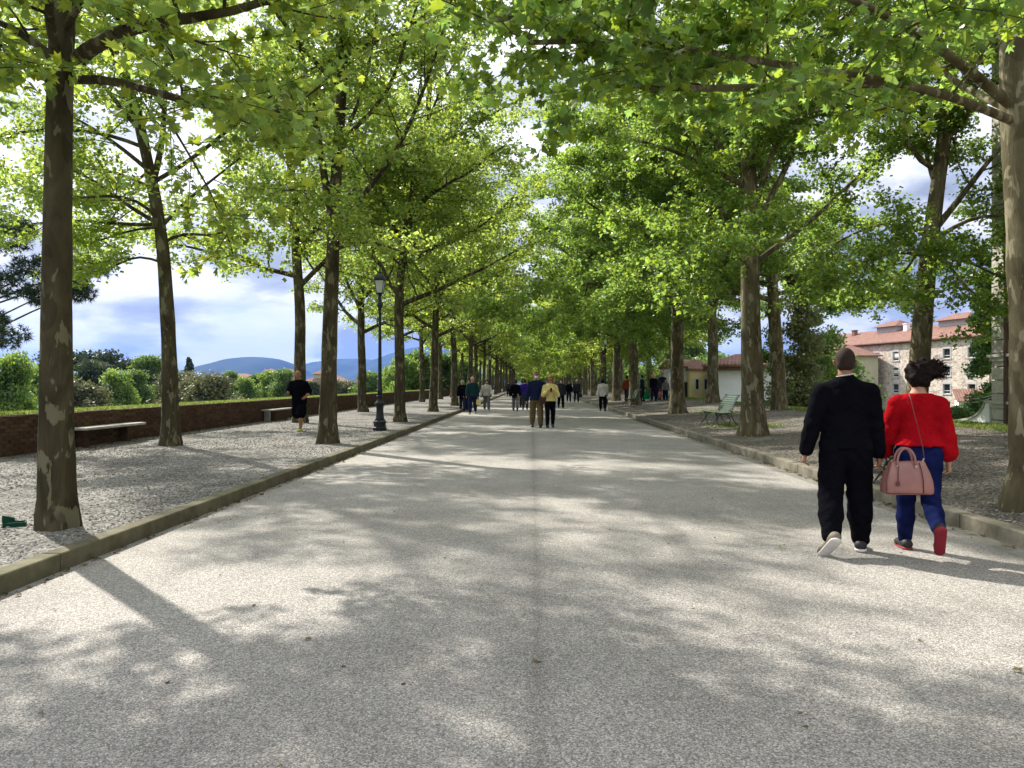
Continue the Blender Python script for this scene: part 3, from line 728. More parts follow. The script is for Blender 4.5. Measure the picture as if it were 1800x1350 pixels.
photo_tree('plane tree with a steep three-way fork, second on the left kerb, beside the lamp', (-4.60, 17.0, .12), 17.0,
    [(577, 700), (580, 560), (586, 430), (585, 370), (590, 320), (598, 210), (604, 80), (606, -60)], .19,
    [(.10, (585, 385), (572, 330), (560, 240), (543, 150), (520, 60), (500, -40)),
     (.07, (588, 405), (620, 365), (655, 325, 16.6), (685, 285, 16.3), (712, 240, 16), (745, 160, 15.6), (775, 70, 15.4), (800, -20, 15.2)),
     (.05, (585, 415), (550, 395), (515, 370, 17.4), (480, 345, 17.8), (440, 330, 18)),
     (.04, (588, 440), (620, 425, 16.6), (660, 425, 16.0), (700, 440, 15.6)),
     (.05, (598, 250), (635, 180, 16.8), (655, 90, 16.6), (668, -20, 16.5)),
     (.05, (560, 240), (520, 190, 17.5), (470, 150, 18), (420, 130, 18.4)),
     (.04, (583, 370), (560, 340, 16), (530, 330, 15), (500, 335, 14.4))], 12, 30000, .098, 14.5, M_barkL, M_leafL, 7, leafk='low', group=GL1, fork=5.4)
# wall row
photo_tree('plane tree with bare crooked side limbs right of the nearest stone slab bench', (-7.72, 16.2, .14), 16.2,
    [(299, 700), (297, 600), (291, 500), (287, 430), (280, 390), (272, 340), (264, 305), (250, 240), (237, 180), (222, 130), (196, 85), (175, 30)], .17,
    [(.075, (268, 322), (284, 280), (289, 200), (293, 100), (297, -20)),
     (.05, (282, 395), (240, 372), (208, 352), (175, 322), (140, 300), (110, 290)),
     (.05, (264, 302), (235, 275), (200, 250), (165, 225), (135, 205), (90, 190)),
     (.045, (287, 395), (305, 370), (335, 348), (360, 325), (395, 300), (425, 275)),
     (.04, (290, 425), (315, 405), (345, 412), (385, 418), (410, 400)),
     (.028, (286, 462), (250, 446), (225, 446), (210, 470), (185, 480), (150, 478)),
     (.04, (280, 385), (240, 345, 15.6), (200, 340, 15), (140, 350, 14.6), (90, 350, 14.2)),
     (.03, (285, 400), (240, 400, 16.6), (200, 415, 17), (150, 430, 17.5)),
     (.045, (255, 260), (200, 235), (130, 225, 15.8), (50, 225, 15.4), (-40, 250, 15)),
     (.045, (278, 395), (215, 395, 16.6), (130, 385, 16.8), (40, 395, 17), (-40, 420, 17)),
     (.04, (268, 330), (200, 300, 17), (110, 290, 17.6), (20, 320, 18), (-50, 330, 18)),
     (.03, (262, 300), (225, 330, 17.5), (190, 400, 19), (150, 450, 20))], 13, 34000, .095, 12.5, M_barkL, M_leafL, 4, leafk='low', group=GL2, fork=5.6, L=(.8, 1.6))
# right kerb row
photo_tree('stout pale trunked plane tree at the right edge of the picture', (5.22, 7.8, .18), 7.8,
    [(1822, 700), (1815, 500), (1803, 330), (1795, 230), (1790, 120), (1786, 0)], .25,
    [(.058, (1785, 190), (1745, 165, 7.6), (1690, 105, 7.3), (1620, 60, 7.0), (1540, 20, 6.7), (1450, -30, 6.3), (1340, -60, 6.0)),
     (.046, (1785, 215), (1740, 195, 7.4), (1660, 165, 6.8), (1570, 142, 6.3), (1450, 125, 5.9), (1330, 110, 5.6), (1200, 80, 5.4), (1060, 60, 5.3), (930, 75, 5.2)),
     (.045, (1790, 200), (1740, 175, 8.2), (1690, 155, 8.8), (1640, 115, 9.4), (1610, 60, 9.8), (1590, -40, 10)),
     (.05, (1570, 142, 6.3), (1480, 150, 6.3), (1380, 155, 6.2), (1280, 150, 6.1), (1180, 165, 6.0), (1070, 150, 6.0)),
     (.045, (1340, -60, 6.0), (1200, -60, 5.7), (1080, -30, 5.6), (960, 0, 5.5), (870, 40, 5.4)),
     (.04, (1790, 100), (1850, 40, 8.2), (1950, -50, 8.6)),
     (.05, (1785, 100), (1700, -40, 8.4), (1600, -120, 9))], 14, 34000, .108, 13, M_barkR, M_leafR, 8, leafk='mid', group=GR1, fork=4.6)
photo_tree('pale stout plane tree right of the green bench, second in the right kerb row', (5.45, 18.6, .20), 18.6,
    [(1322, 650), (1319, 540), (1318, 440), (1317, 340), (1313, 220), (1311, 100), (1310, -20)], .275,
    [(.09, (1318, 470), (1285, 440), (1245, 415, 18.2), (1200, 403, 17.6), (1150, 400, 17.2), (1090, 385, 16.8)),
     (.07, (1318, 440), (1288, 405), (1270, 380), (1250, 330, 18), (1225, 270, 17.5), (1200, 190, 17)),
     (.09, (1325, 400), (1345, 360), (1370, 320), (1392, 280), (1405, 220), (1410, 150), (1425, 70)),
     (.075, (1328, 462), (1365, 432, 18.8), (1420, 395, 19), (1475, 340, 19.2), (1530, 290, 19.4), (1580, 262, 19.6), (1630, 240, 19.8)),
     (.06, (1330, 360), (1360, 250, 18), (1400, 195, 17.4), (1470, 190, 17), (1540, 150, 16.6), (1600, 120, 16.4)),
     (.06, (1312, 330), (1240, 290, 18), (1160, 255, 17), (1090, 240, 16.4), (1010, 230, 16)),
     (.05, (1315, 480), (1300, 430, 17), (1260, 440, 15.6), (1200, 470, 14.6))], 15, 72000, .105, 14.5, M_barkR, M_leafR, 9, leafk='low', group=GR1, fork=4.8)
# outer right row, leaning outwards
photo_tree('leaning plane tree with a pale trunk right behind the woman in red', (9.55, 19.0, .47), 19.0,
    [(1612, 690), (1620, 580), (1628, 480), (1638, 400), (1648, 330), (1655, 270), (1668, 180), (1675, 60)], .26,
    [(.09, (1650, 395), (1690, 345), (1718, 310), (1745, 270), (1790, 230), (1850, 180)),
     (.06, (1652, 415), (1690, 388), (1730, 372), (1780, 382), (1840, 385)),
     (.06, (1645, 330), (1625, 270), (1620, 200), (1625, 120), (1610, 30)),
     (.06, (1636, 420), (1590, 385, 19.5), (1540, 390, 20), (1480, 420, 20.5), (1430, 450, 21)),
     (.05, (1632, 450), (1570, 440, 18), (1500, 470, 17), (1440, 510, 16.6)),
     (.05, (1640, 450), (1690, 450, 18.4), (1740, 480, 17.8), (1790, 500, 17.4)),
     (.05, (1640, 380), (1600, 470, 21), (1560, 510, 22), (1500, 540, 22.6)),
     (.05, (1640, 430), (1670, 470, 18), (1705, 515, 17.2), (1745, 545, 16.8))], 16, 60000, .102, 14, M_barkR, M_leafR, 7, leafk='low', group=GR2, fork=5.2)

ORD = 'first second third fourth fifth sixth seventh eighth ninth tenth eleventh twelfth thirteenth fourteenth fifteenth sixteenth seventeenth eighteenth nineteenth twentieth twenty-first twenty-second twenty-third'.split()
midL = [generic(s, 16, f, .19, 'vase', 'far', M_barkL, M_leafL, 32000, .112, 11) for s, f in ((21, 4.6), (22, 4.0), (23, 4.8))]
midR = [generic(s, 15.5, f, .27, 'broad', 'far', M_barkR, M_leafR, 72000, .118, 14) for s, f in ((31, 4.9), (32, 4.6))]
farL = [generic(s, 15.5, 4.8, .19, 'vase', 'far', M_barkL, M_leafFar, 28000, .155, 11, lod=1.3) for s in (41, 42)]
farR = [generic(s, 15.5, 4.8, .26, 'broad', 'far', M_barkR, M_leafFar, 30500, .155, 14, lod=1.3) for s in (51, 52)]
rt = random.Random(77)
def row(x, ds, mids, fars, gr, lab, start, zf, tilt=(0, 0), far_at=58, road=0.0, spread=.5):
    for i, D in enumerate(ds):
        k = start + i; data = (mids[i % len(mids)] if D < far_at else fars[i % len(fars)])
        x_ = x(D) if callable(x) else x
        xx = (x(D) if callable(x) else x) + rt.uniform(-.15, .15)
        l = (ORD[k] + ' plane tree along ' + lab) + (', far down the avenue' if k > 9 else '')
        sc = rt.uniform(.95, 1.08) * (1.08 if x_ > 0 and D < 60 else 1)
        add_tree((xx, D, zf), *data, l, gr if k < 10 else 'far ' + gr, road + rt.uniform(-spread, spread), sc, (tilt[0] + rt.uniform(-.015, .015), tilt[1] + rt.uniform(-.015, .015)))
row(-4.72, [26.6 + 9.8 * i for i in range(20)], midL, farL, GL1, 'the left kerb row', 2, .12)
row(-7.95, [26.0 + 9.9 * i for i in range(19)], midL[::-1], farL, GL2, 'the row by the brick wall', 1, .14)
row(-7.95, [6.0], midL, farL, GL2, 'the row by the brick wall', 0, .14)
row(lambda D: 6.05 if D > 25 else 5.6, [31.6, 44.5] + [55 + 10.5 * i for i in range(16)], midR, farR, GR1, 'the right kerb row', 2, .2, road=math.pi)
row(9.65, [29.5, 40, 50.5, 61] + [71 + 10.5 * i for i in range(14)], midR[::-1], farR, GR2, 'the outer right row', 1, .46, (0, .05), road=math.pi, spread=1.2)
for i, (x, D) in enumerate([(-1, 228), (4, 224), (9, 229), (-7, 227), (1.5, 236), (-11, 236), (14, 232)]):
    add_tree((x, D, -.3), *farR[i % 2], ORD[i] + ' of the distant plane trees across the far end of the avenue', 'trees closing the avenue', rt.uniform(0, 6), 1.0)

# small green plastic piece by the first trunk
r = empty('plastic_crate', (-4.84, 7.08, .125), .5, label='small crumpled dark green plastic box left of the nearest left trunk', cat='box')
mg = mat_plain('green_plastic', (.004, .05, .026), .7, 0, .15, .3)
m = MB(); m.box(-.09, .09, -.06, .06, 0, .008); 
for a, b, c, d in ((-.09, .09, -.06, -.052), (-.09, .09, .052, .06), (-.09, -.082, -.052, .052), (.082, .09, -.052, .052)): m.box(a, b, c, d, .008, .045)
m.build('tub', mg, r); l = MB().box(-.06, .06, -.04, .04, 0, .008, bev=.002).build('lid', mg, r, (-.05, .0, .06)); l.rotation_euler = (1.0, .35, .6)
#@@PART3
# ------------------------------------------------------------------ far country: hills, park trees, houses
def hills():
    m, nt, b = new_mat('hillside', .95, .05); v = vec(nt)
    nt.links.new(ramp(nt, [(.35, (.018, .032, .022)), (.65, (.035, .052, .032))], noise(nt, v, .004, 8, .6)).outputs[0], b.inputs['Base Color'])
    def ridge(name, prof, D, depth, seed):
        px = np.array([p[0] for p in prof], float); py = np.array([p[1] for p in prof], float)
        X = (px - VPX) / FPX * D; Z = (HZ - py) / FPX * D + CAMZ + 10
        xs = np.linspace(X[0], X[-1], 160); zt = np.interp(xs, X, Z)
        k = np.ones(7) / 7; zt = np.convolve(np.pad(zt, 3, 'edge'), k, 'valid')
        rs = np.random.RandomState(seed); V = []; ny = 26
        for j in range(ny):
            t = j / (ny - 1) * 2 - 1; fy = max(0, 1 - abs(t) ** 1.5)
            for i, x in enumerate(xs):
                g = .07 * math.sin(x * .006 + t * 5 + seed) + .06 * math.sin(x * .013 - t * 8) + .03 * math.sin(x * .035 + t * 17)
                V.append((x, D + t * depth, -10.5 + zt[i] * fy * (1 + g * (1 - fy) * 3)))
        n = len(xs); F = [(j * n + i, j * n + i + 1, (j + 1) * n + i + 1, (j + 1) * n + i) for j in range(ny - 1) for i in range(n - 1)]
        tag(link(name, np_mesh(name, V, np.array(F), m, True)), kind='structure')
    ridge('hills', [(180, 674), (300, 660), (340, 650), (365, 643), (390, 638), (415, 630), (440, 627), (470, 628), (495, 632), (515, 643), (530, 660), (560, 668), (600, 674)], 5200, 1100, 1)
    ridge('hills', [(420, 674), (500, 668), (530, 652), (548, 640), (580, 633), (600, 630), (620, 631), (640, 629), (655, 634), (672, 628), (690, 621), (720, 612), (760, 606), (800, 615), (850, 625), (900, 640), (960, 660)], 7200, 1500, 2)
    ridge('hills', [(-900, 668), (-600, 650), (-300, 655), (0, 666), (200, 670)], 5400, 1000, 3)
    ridge('hills', [(950, 665), (1200, 650), (1500, 655), (1800, 640), (2300, 655)], 5400, 1000, 4)
hills()
def cloud_mesh(seed, N, size, R0, H, z0, shape='dome', mat=None, k=14):
    """foliage: leaf-sized faces in uneven clumps through the crown's volume"""
    rs = np.random.RandomState(seed); C = []
    for i in range(k):
        t = rs.rand(); a = i * 2.4 + rs.rand()
        if shape == 'dome': r = R0 * .62 * math.sqrt(rs.rand()) * (1 - .55 * t); z = z0 + (.15 + .75 * t) * H
        elif shape == 'cone': r = R0 * .7 * (1 - t) * rs.rand(); z = z0 + t * H * .95
        elif shape == 'flat': r = R0 * .8 * math.sqrt(rs.rand()); z = z0 + H * (.7 + .2 * rs.rand())
        C.append((r * math.cos(a), r * math.sin(a), z, R0 * rs.uniform(*((.14, .36) if k > 40 and shape == 'dome' else (.28, .5))) * (1 - .35 * t if shape != 'cone' else 1.1 - .8 * t), .55 if shape == 'flat' else .8))
    C = np.array(C); i = rs.randint(0, k, N); d = rs.randn(N, 3); d /= np.linalg.norm(d, axis=1)[:, None]
    rad = rs.uniform(.35, 1.30, N)[:, None] ; p = C[i, :3] + d * rad * C[i, 3:4] * np.stack([np.ones(N), np.ones(N), C[i, 4]], -1)
    s = size * rs.uniform(.5, 1.3, N); a = rs.randn(N, 3); a /= np.linalg.norm(a, axis=1)[:, None]; b = np.cross(a, d + rs.randn(N, 3) * .6); b /= np.linalg.norm(b, axis=1)[:, None] + 1e-6
    V = np.stack([p - a * s[:, None] * .5, p + b * s[:, None] * .4, p + a * s[:, None] * .55, p - b * s[:, None] * .4], 1)
    return np_mesh('crown', V.reshape(-1, 3), np.arange(4 * N).reshape(N, 4), mat)
def trunk_limbs(seed, H, r, sp, mat, nb=6, fork=.3):
    tb = TreeB(seed, 'far', mat, None); rs = tb.rs
    q = tb.path((0, 0, -.2), (0, 0, 1), H * .8, 8, .05, .3); tb.wood(q, np.linspace(r, r * .25, 9), 7)
    for i in range(nb):
        t = fork + (.9 - fork) * i / nb; p = q[int(t * 8)]; a = i * 2.4
        w = tb.path(p, (math.cos(a), math.sin(a), .7), sp * (1 - .5 * t), 5, .12, .2); tb.wood(w, np.linspace(r * .45, r * .1, 6), 5)
    return np_mesh('trunk', np.concatenate(tb.W), np.concatenate(tb.WF), mat, True)
MLb = [mat_leaf('park_leaf_bright', (.10, .17, .03), (.30, .46, .05), .5, .45), mat_leaf('park_leaf_dark', (.04, .06, .022), (.07, .11, .025), .5, .3),
       mat_leaf('park_leaf_olive', (.11, .12, .05), (.15, .16, .05), .5, .35), mat_leaf('conifer', (.022, .042, .018), (.03, .06, .02), .5, .25), mat_leaf('park_leaf_mid', (.07, .13, .025), (.20, .33, .04), .5, .4)]
kinds = {}
for nm, args in dict(bright=(1, 15000, .36, 6.2, 9, 3.0, 'dome', MLb[0], 60), dark=(2, 15000, .33, 6.6, 8, 3.4, 'dome', MLb[1], 56), olive=(3, 14000, .30, 6, 6, .8, 'dome', MLb[2], 60),
                     mid=(4, 15000, .35, 5.8, 8.8, 2.8, 'dome', MLb[4], 60), flat=(5, 5500, .5, 6.5, 4, 8, 'flat', MLb[3], 18), cone=(6, 5500, .5, 3.6, 11, 1.2, 'cone', MLb[3], 24)).items():
    kinds[nm] = (trunk_limbs(args[0], 11 if nm != 'olive' else 5, .28, 4, M_barkL), cloud_mesh(*args[:7], mat=args[7], k=args[8]))
DESC = dict(bright='bright green round tree', dark='dark grey green spreading tree', olive='low olive green bushy tree', mid='mid green park tree', flat='flat topped dark pine', cone='dark pointed conifer')
PT = [(-40, 640, 60, 'bright'), (18, 633, 62, 'bright'), (52, 648, 70, 'mid'), (85, 650, 80, 'dark'), (115, 655, 90, 'mid'), (143, 642, 95, 'flat'), (170, 640, 88, 'dark'), (207, 645, 84, 'bright'), (235, 655, 92, 'mid'), (262, 641, 98, 'mid'),
      (250, 645, 130, 'flat'), (140, 672, 74, 'olive'), (322, 665, 90, 'olive'), (345, 668, 84, 'olive'), (372, 667, 80, 'olive'), (332, 632, 150, 'cone'), (405, 655, 120, 'mid'), (430, 663, 118, 'bright'), (452, 665, 122, 'mid'), (472, 660, 118, 'bright'),
      (498, 659, 112, 'mid'), (545, 675, 110, 'dark'), (592, 672, 130, 'olive'), (612, 672, 132, 'olive'), (648, 668, 150, 'cone'), (672, 663, 200, 'dark'), (690, 640, 95, 'bright'), (712, 630, 80, 'bright'), (735, 628, 84, 'mid'), (765, 632, 100, 'bright'),
      (780, 630, 88, 'mid'), (300, 662, 130, 'mid'), (285, 650, 160, 'dark'), (385, 660, 160, 'dark'), (100, 648, 150, 'dark'), (805, 636, 120, 'bright'), (825, 640, 140, 'mid'), (60, 655, 120, 'mid'), (10, 660, 100, 'mid'), (190, 655, 140, 'mid')]
rp = random.Random(4)
for i, (px, py, D, kd) in enumerate(PT):
    p = P(px, py, D); hh = {'bright': 13, 'dark': 12.3, 'olive': 6.9, 'mid': 12, 'flat': 12.6, 'cone': 12.6}[kd]; sc = (p.z - GZ) / hh * 1.1
    near = [('left of the picture edge trunk' if px < 60 else '')]
    lab = f"{DESC[kd]} beyond the wall, {ORD[i] if i < 10 else ''} {'from the left' if i < 10 else ''}".strip().rstrip(',')
    r = empty('park_tree', (p.x, D, GZ - .1), rp.uniform(0, 6)); r.scale = (sc * rp.uniform(.7, 1.15), sc * rp.uniform(.7, 1.15), sc * rp.uniform(.96, 1.12))
    link('trunk', kinds[kd][0], r); link('crown', kinds[kd][1], r)
    if i >= 10:
        zone = 0 if 300 < px < 520 else 1 if 520 < px <= 680 else 2 if px > 680 else 3
        n_of = sorted(q[0] for q in PT[10:] if q[3] == kd and (0 if 300 < q[0] < 520 else 1 if 520 < q[0] <= 680 else 2 if q[0] > 680 else 3) == zone)
        where = ('between the second and third left trunks' if 300 < px < 520 else 'behind the lamp post' if 520 < px <= 680 else 'behind the left middle trunks' if px > 680 else 'behind the wall\'s nearest stretch')
        lab = (ORD[n_of.index(px)] + ' ' if len(n_of) > 1 else '') + f"{DESC[kd]}{' from the left' if len(n_of) > 1 else ''} {where}"
    tag(r, lab, 'tree', 'park trees on the plain beyond the brick wall, ' + kd)
# hanging dark pine at the far left edge
def needles(seed, N, blobs, L=.27):
    rs = np.random.RandomState(seed); B = np.array(blobs); T = N // 14; i = rs.randint(0, len(B), T); d = rs.randn(T, 3); d /= np.linalg.norm(d, axis=1)[:, None]
    c = B[i, :3] + d * B[i, 3:4] * rs.uniform(.5, 1.05, T)[:, None] * np.array([1, 1, .5]); c = c.repeat(14, 0); n = len(c)
    a = rs.randn(n, 3) + d.repeat(14, 0) * .8; a /= np.linalg.norm(a, axis=1)[:, None]; b = np.cross(a, rs.randn(n, 3)); b /= np.linalg.norm(b, axis=1)[:, None]; w = .018
    V = np.stack([c - b * w, c + b * w, c + a * L * rs.uniform(.7, 1.3, (n, 1))], 1)
    return np_mesh('crown', V.reshape(-1, 3), np.arange(3 * n).reshape(-1, 3), MLb[3])
pb = [P(x, y, D) for x, y, D in ((-60, 330, 36), (10, 420, 36), (30, 400, 37), (-40, 480, 35), (15, 500, 35), (-20, 560, 36), (60, 470, 36), (110, 500, 37), (135, 515, 37), (-90, 400, 36), (0, 590, 35), (75, 520, 36), (160, 470, 38))]
r = empty('pine_tree', (-30.5, 36, -9.8), label='dark stone pine hanging in at the far left edge behind the nearest trunk', cat='tree')
off = Vector(r.location)
bl = [tuple(Vector(p) - off) + ((1.0, 1.15, .85)[i % 3],) for i, p in enumerate(pb)]
tb = TreeB(91, 'far', M_barkL, None); q = tb.path((-3, 0, 0), (.1, 0, 1), 19, 8, .03, .2); tb.wood(q, np.linspace(.4, .15, 9), 9)
for b in bl:
    s0 = q[min(8, 4 + int(b[2] > 16) + int(b[2] > 18))]; w = np.array([s0 * (1 - t) + np.array(b[:3]) * t + np.array([0, 0, math.sin(t * 3.1) * .5]) for t in np.linspace(0, 1, 6)]); tb.wood(w, np.linspace(.10, .03, 6), 5)
link('trunk', np_mesh('trunk', np.concatenate(tb.W), np.concatenate(tb.WF), M_barkL, True), r); link('crown', needles(5, 34000, bl), r)

# ------------------------------------------------------------------ buildings
def mat_tiles(name, c1, c2):
    m, nt, b = new_mat(name, .9, .2); L = nt.links.new; v = vec(nt, src='Object')
    w = nn(nt, 'ShaderNodeTexWave', i_Scale=1.3, i_Distortion=.6, i_Detail=2.0); w.bands_direction = 'X'; L(v, w.inputs['Vector'])
    c = ramp(nt, [(.3, c1), (.7, c2)], noise(nt, v, 1.5, 8, .75)).outputs[0]
    c = mixc(nt, 1.0, c, ramp(nt, [(.3, .6), (.6, 1.1)], noise(nt, v, 9, 3, .6)).outputs[0], 'MULTIPLY'); L(c, b.inputs['Base Color'])
    bump(nt, b, w.outputs['Fac'], .6, .05); return m
M_tile = mat_tiles('roof_tiles', (.15, .072, .055), (.29, .17, .135))
def mat_rubble():
    m, nt, b = new_mat('rubble_wall', .95, .1); L = nt.links.new; v = vec(nt, (1, 1, 1.4))
    vo = nn(nt, 'ShaderNodeTexVoronoi', i_Scale=3.2); L(v, vo.inputs['Vector']); sc_ = nn(nt, 'ShaderNodeSeparateColor'); L(vo.outputs['Color'], sc_.inputs[0])
    c = ramp(nt, [(0, (.32, .23, .19)), (.25, (.46, .38, .33)), (.6, (.56, .49, .44)), (1, (.64, .58, .53))], sc_.outputs[0]).outputs[0]
    st = ramp(nt, [(.36, .72), (.56, 1.05)], noise(nt, vec(nt), .5, 8, .75)).outputs[0]; c = mixc(nt, 1.0, c, st, 'MULTIPLY')
    pl = ramp(nt, [(.52, 0), (.60, 1)], noise(nt, v, .8, 6, .7)).outputs[0]; c = mixc(nt, mth(nt, 'MULTIPLY', pl, .6), c, (.50, .46, .42)); L(c, b.inputs['Base Color'])
    bp = bump(nt, b, vo.outputs['Distance'], .2, .02); bp.invert = True; return m
M_rubble = mat_rubble()
M_white = mat_noise('white_render', (.74, .75, .78), (.84, .85, .88), 1.2, .9, .2, .01)
M_yellow = mat_noise('yellow_render', (.68, .55, .25), (.82, .70, .38), 1.5, .9, .2, .01)
M_ochre = mat_noise('ochre_render', (.36, .27, .10), (.50, .40, .18), 1.5, .9, .3, .01)
M_cream = mat_noise('cream_render', (.38, .35, .26), (.48, .45, .34), .3, .9, .2, .01)
M_dark = mat_plain('dark_glass', (.015, .018, .025), .15, 0, .5, .3, 3)
M_frame = mat_plain('white_window_frame', (.62, .62, .60), .5)
M_brown = mat_plain('brown_wood', (.13, .065, .035), .6, 0, .3, .3)
M_lav = mat_noise('pale_plaster_trim', (.40, .39, .41), (.50, .49, .51), 2, .9, .2, .01)
M_pipe = mat_plain('copper_pipe', (.10, .06, .045), .5, .3)
M_quoin = mat_noise('quoin_stone', (.36, .35, .30), (.50, .485, .43), 5, .9, .35, .008, bscale=50, rnd=.2)

def stone_house():
    # facade line recedes to the left: built in a local frame, x along the facade (0 at the near end, growing away), -y facing the rampart
    Y0 = 104.0; n0 = P(1790, 597, Y0); d = Vector((-.237, 1, 0)).normalized(); n0.z += .9
    ang = math.atan2(d.y, d.x); r = empty('stone_building', (n0.x, n0.y, -10), ang, label='long three storey stone building with red tiled roof beyond the right walk', cat='building')
    eave = n0.z + 10; Lf = 52.0; W = 13
    # local x along facade; +y is to the left of the facade direction = towards the rampart
    st = 2.72; tops = [eave - 1.55 - st * k for k in range(5)]
    xs = [2.2 + 5.35 * k + (.5 if k % 3 == 1 else 0) for k in range(9)]
    ww, wh = 1.45, 1.5
    # wall with real openings: build as bands and piers
    m = MB(); th = .5; prevz = eave
    for tz in tops:
        z1, z0 = tz, tz - wh
        m.box(0, Lf, -th, 0, z1, prevz)
        x = 0
        for wx in xs: m.box(x, wx - ww / 2, -th, 0, z0, z1); x = wx + ww / 2
        m.box(x, Lf, -th, 0, z0, z1); prevz = z0
    m.box(0, Lf, -th, 0, -1, prevz); m.box(0, .5, -W, -th, -1, eave); m.box(Lf - .5, Lf, -W, -th, -1, eave); m.box(0, Lf, -W, -W + .5, -1, eave); m.box(.5, Lf - .5, -W + .5, -th - 2.2, -1, eave - .2)
    m.build('wall', M_rubble, r)
    # roof
    rf = MB(); rh = 3.0; ov = .7
    rf.prism([(-W - ov, eave - .05), (ov, eave - .05), (ov, eave + .12), (-W / 2, eave + rh), (-W - ov, eave + .12)], 'x', -.6, Lf + .6); ro = rf.build('roof', M_tile, r)
    MB().box(-.5, Lf + .5, .02, .42, eave - .25, eave - .052).build('eave_board', M_brown, r)
    for px_, h_ in ((10, .7), (27, 1.0), (41, .8)):
        c = MB(); c.box(px_, px_ + .8, -5.2, -4.5, eave + 1.2, eave + 2.4 + h_); c.box(px_ - .1, px_ + .9, -5.3, -4.4, eave + 2.4 + h_, eave + 2.55 + h_); c.build('chimney', M_white if px_ == 27 else M_tile, ro)
    for q0, q1 in ((14, 20), (30, 35)):       # raised hipped lanterns on the ridge
        mm = MB(); mm.box(q0, q1, -8.6, -4.8, eave + 1.4, eave + 3.3); mm.build('roof_turret', M_lav, ro)
        mm = MB(); x0, x1, y0, y1, zb, zt = q0 - .7, q1 + .7, -9.3, -4.1, eave + 3.31, eave + 4.5
        mm.add([(x0, y0, zb), (x1, y0, zb), (x1, y1, zb), (x0, y1, zb), (x0 + 2, (y0 + y1) / 2, zt), (x1 - 2, (y0 + y1) / 2, zt)], [(3, 2, 1, 0), (0, 1, 5, 4), (2, 3, 4, 5), (1, 2, 5), (3, 0, 4)]); mm.build('turret_roof', M_tile, ro)
    # windows
    sur = MB(); w2, h2 = ww / 2, wh / 2
    arch = [(w2 + .17, h2)] + [((w2 + .17) * math.cos(t), h2 + .42 * math.sin(t)) for t in np.linspace(.15, math.pi - .15, 9)] + [(-w2 - .17, h2)]
    sur.prism(arch, 'y', .0, .05)
    sur.box(-w2 - .17, -w2, 0, .05, -h2, h2 - .002); sur.box(w2, w2 + .17, 0, .05, -h2, h2 - .002); sur.box(-w2 - .22, w2 + .22, 0, .12, -h2 - .16, -h2 - .002)
    sm = np_mesh('surround', np.concatenate(sur.V), [np.array(f) for f in sur.F.values()], M_lav)
    fr = MB(); fr.box(-w2, -w2 + .07, -.22, -.14, -h2, h2); fr.box(w2 - .07, w2, -.22, -.14, -h2, h2); fr.box(-w2 + .07, w2 - .07, -.22, -.14, -h2, -h2 + .07); fr.box(-w2 + .07, w2 - .07, -.22, -.14, h2 - .07, h2); fr.box(-w2 + .07, w2 - .07, -.21, -.15, -h2 * .45, -h2 * .45 + .09)
    fm = np_mesh('window', np.concatenate(fr.V), [np.array(f) for f in fr.F.values()], M_frame)
    gm = np_mesh('pane', np.concatenate(MB().box(-w2 + .07, w2 - .07, -.19, -.17, -h2 + .07, h2 - .07).V), [np.array([(0, 2, 3, 1), (4, 5, 7, 6), (0, 1, 5, 4), (2, 6, 7, 3), (0, 4, 6, 2), (1, 3, 7, 5)])], M_dark)
    rr = random.Random(3)
    bl = np_mesh('blind', np.concatenate(MB().box(-w2 + .08, w2 - .08, -.165, -.15, -h2 * .3, h2 - .08).V), [np.array([(0, 2, 3, 1), (4, 5, 7, 6), (0, 1, 5, 4), (2, 6, 7, 3), (0, 4, 6, 2), (1, 3, 7, 5)])], M_frame)
    for k, tz in enumerate(tops[:3]):
        for i, wx in enumerate(xs):
            w = link('window', fm, r, (wx, 0, tz - h2)); link('pane', gm, w); link('surround', sm, w)
            if i > 3 and rr.random() < .55: o = link('blind', bl, w); o.scale = (1, 1, rr.uniform(.5, 1))
    for x in (4.7, 20.6, 36.8): MB().tube([(x, .08, eave - .1), (x, .08, eave - 9)], .07, 6).build('drain_pipe', M_pipe, r)
stone_house()

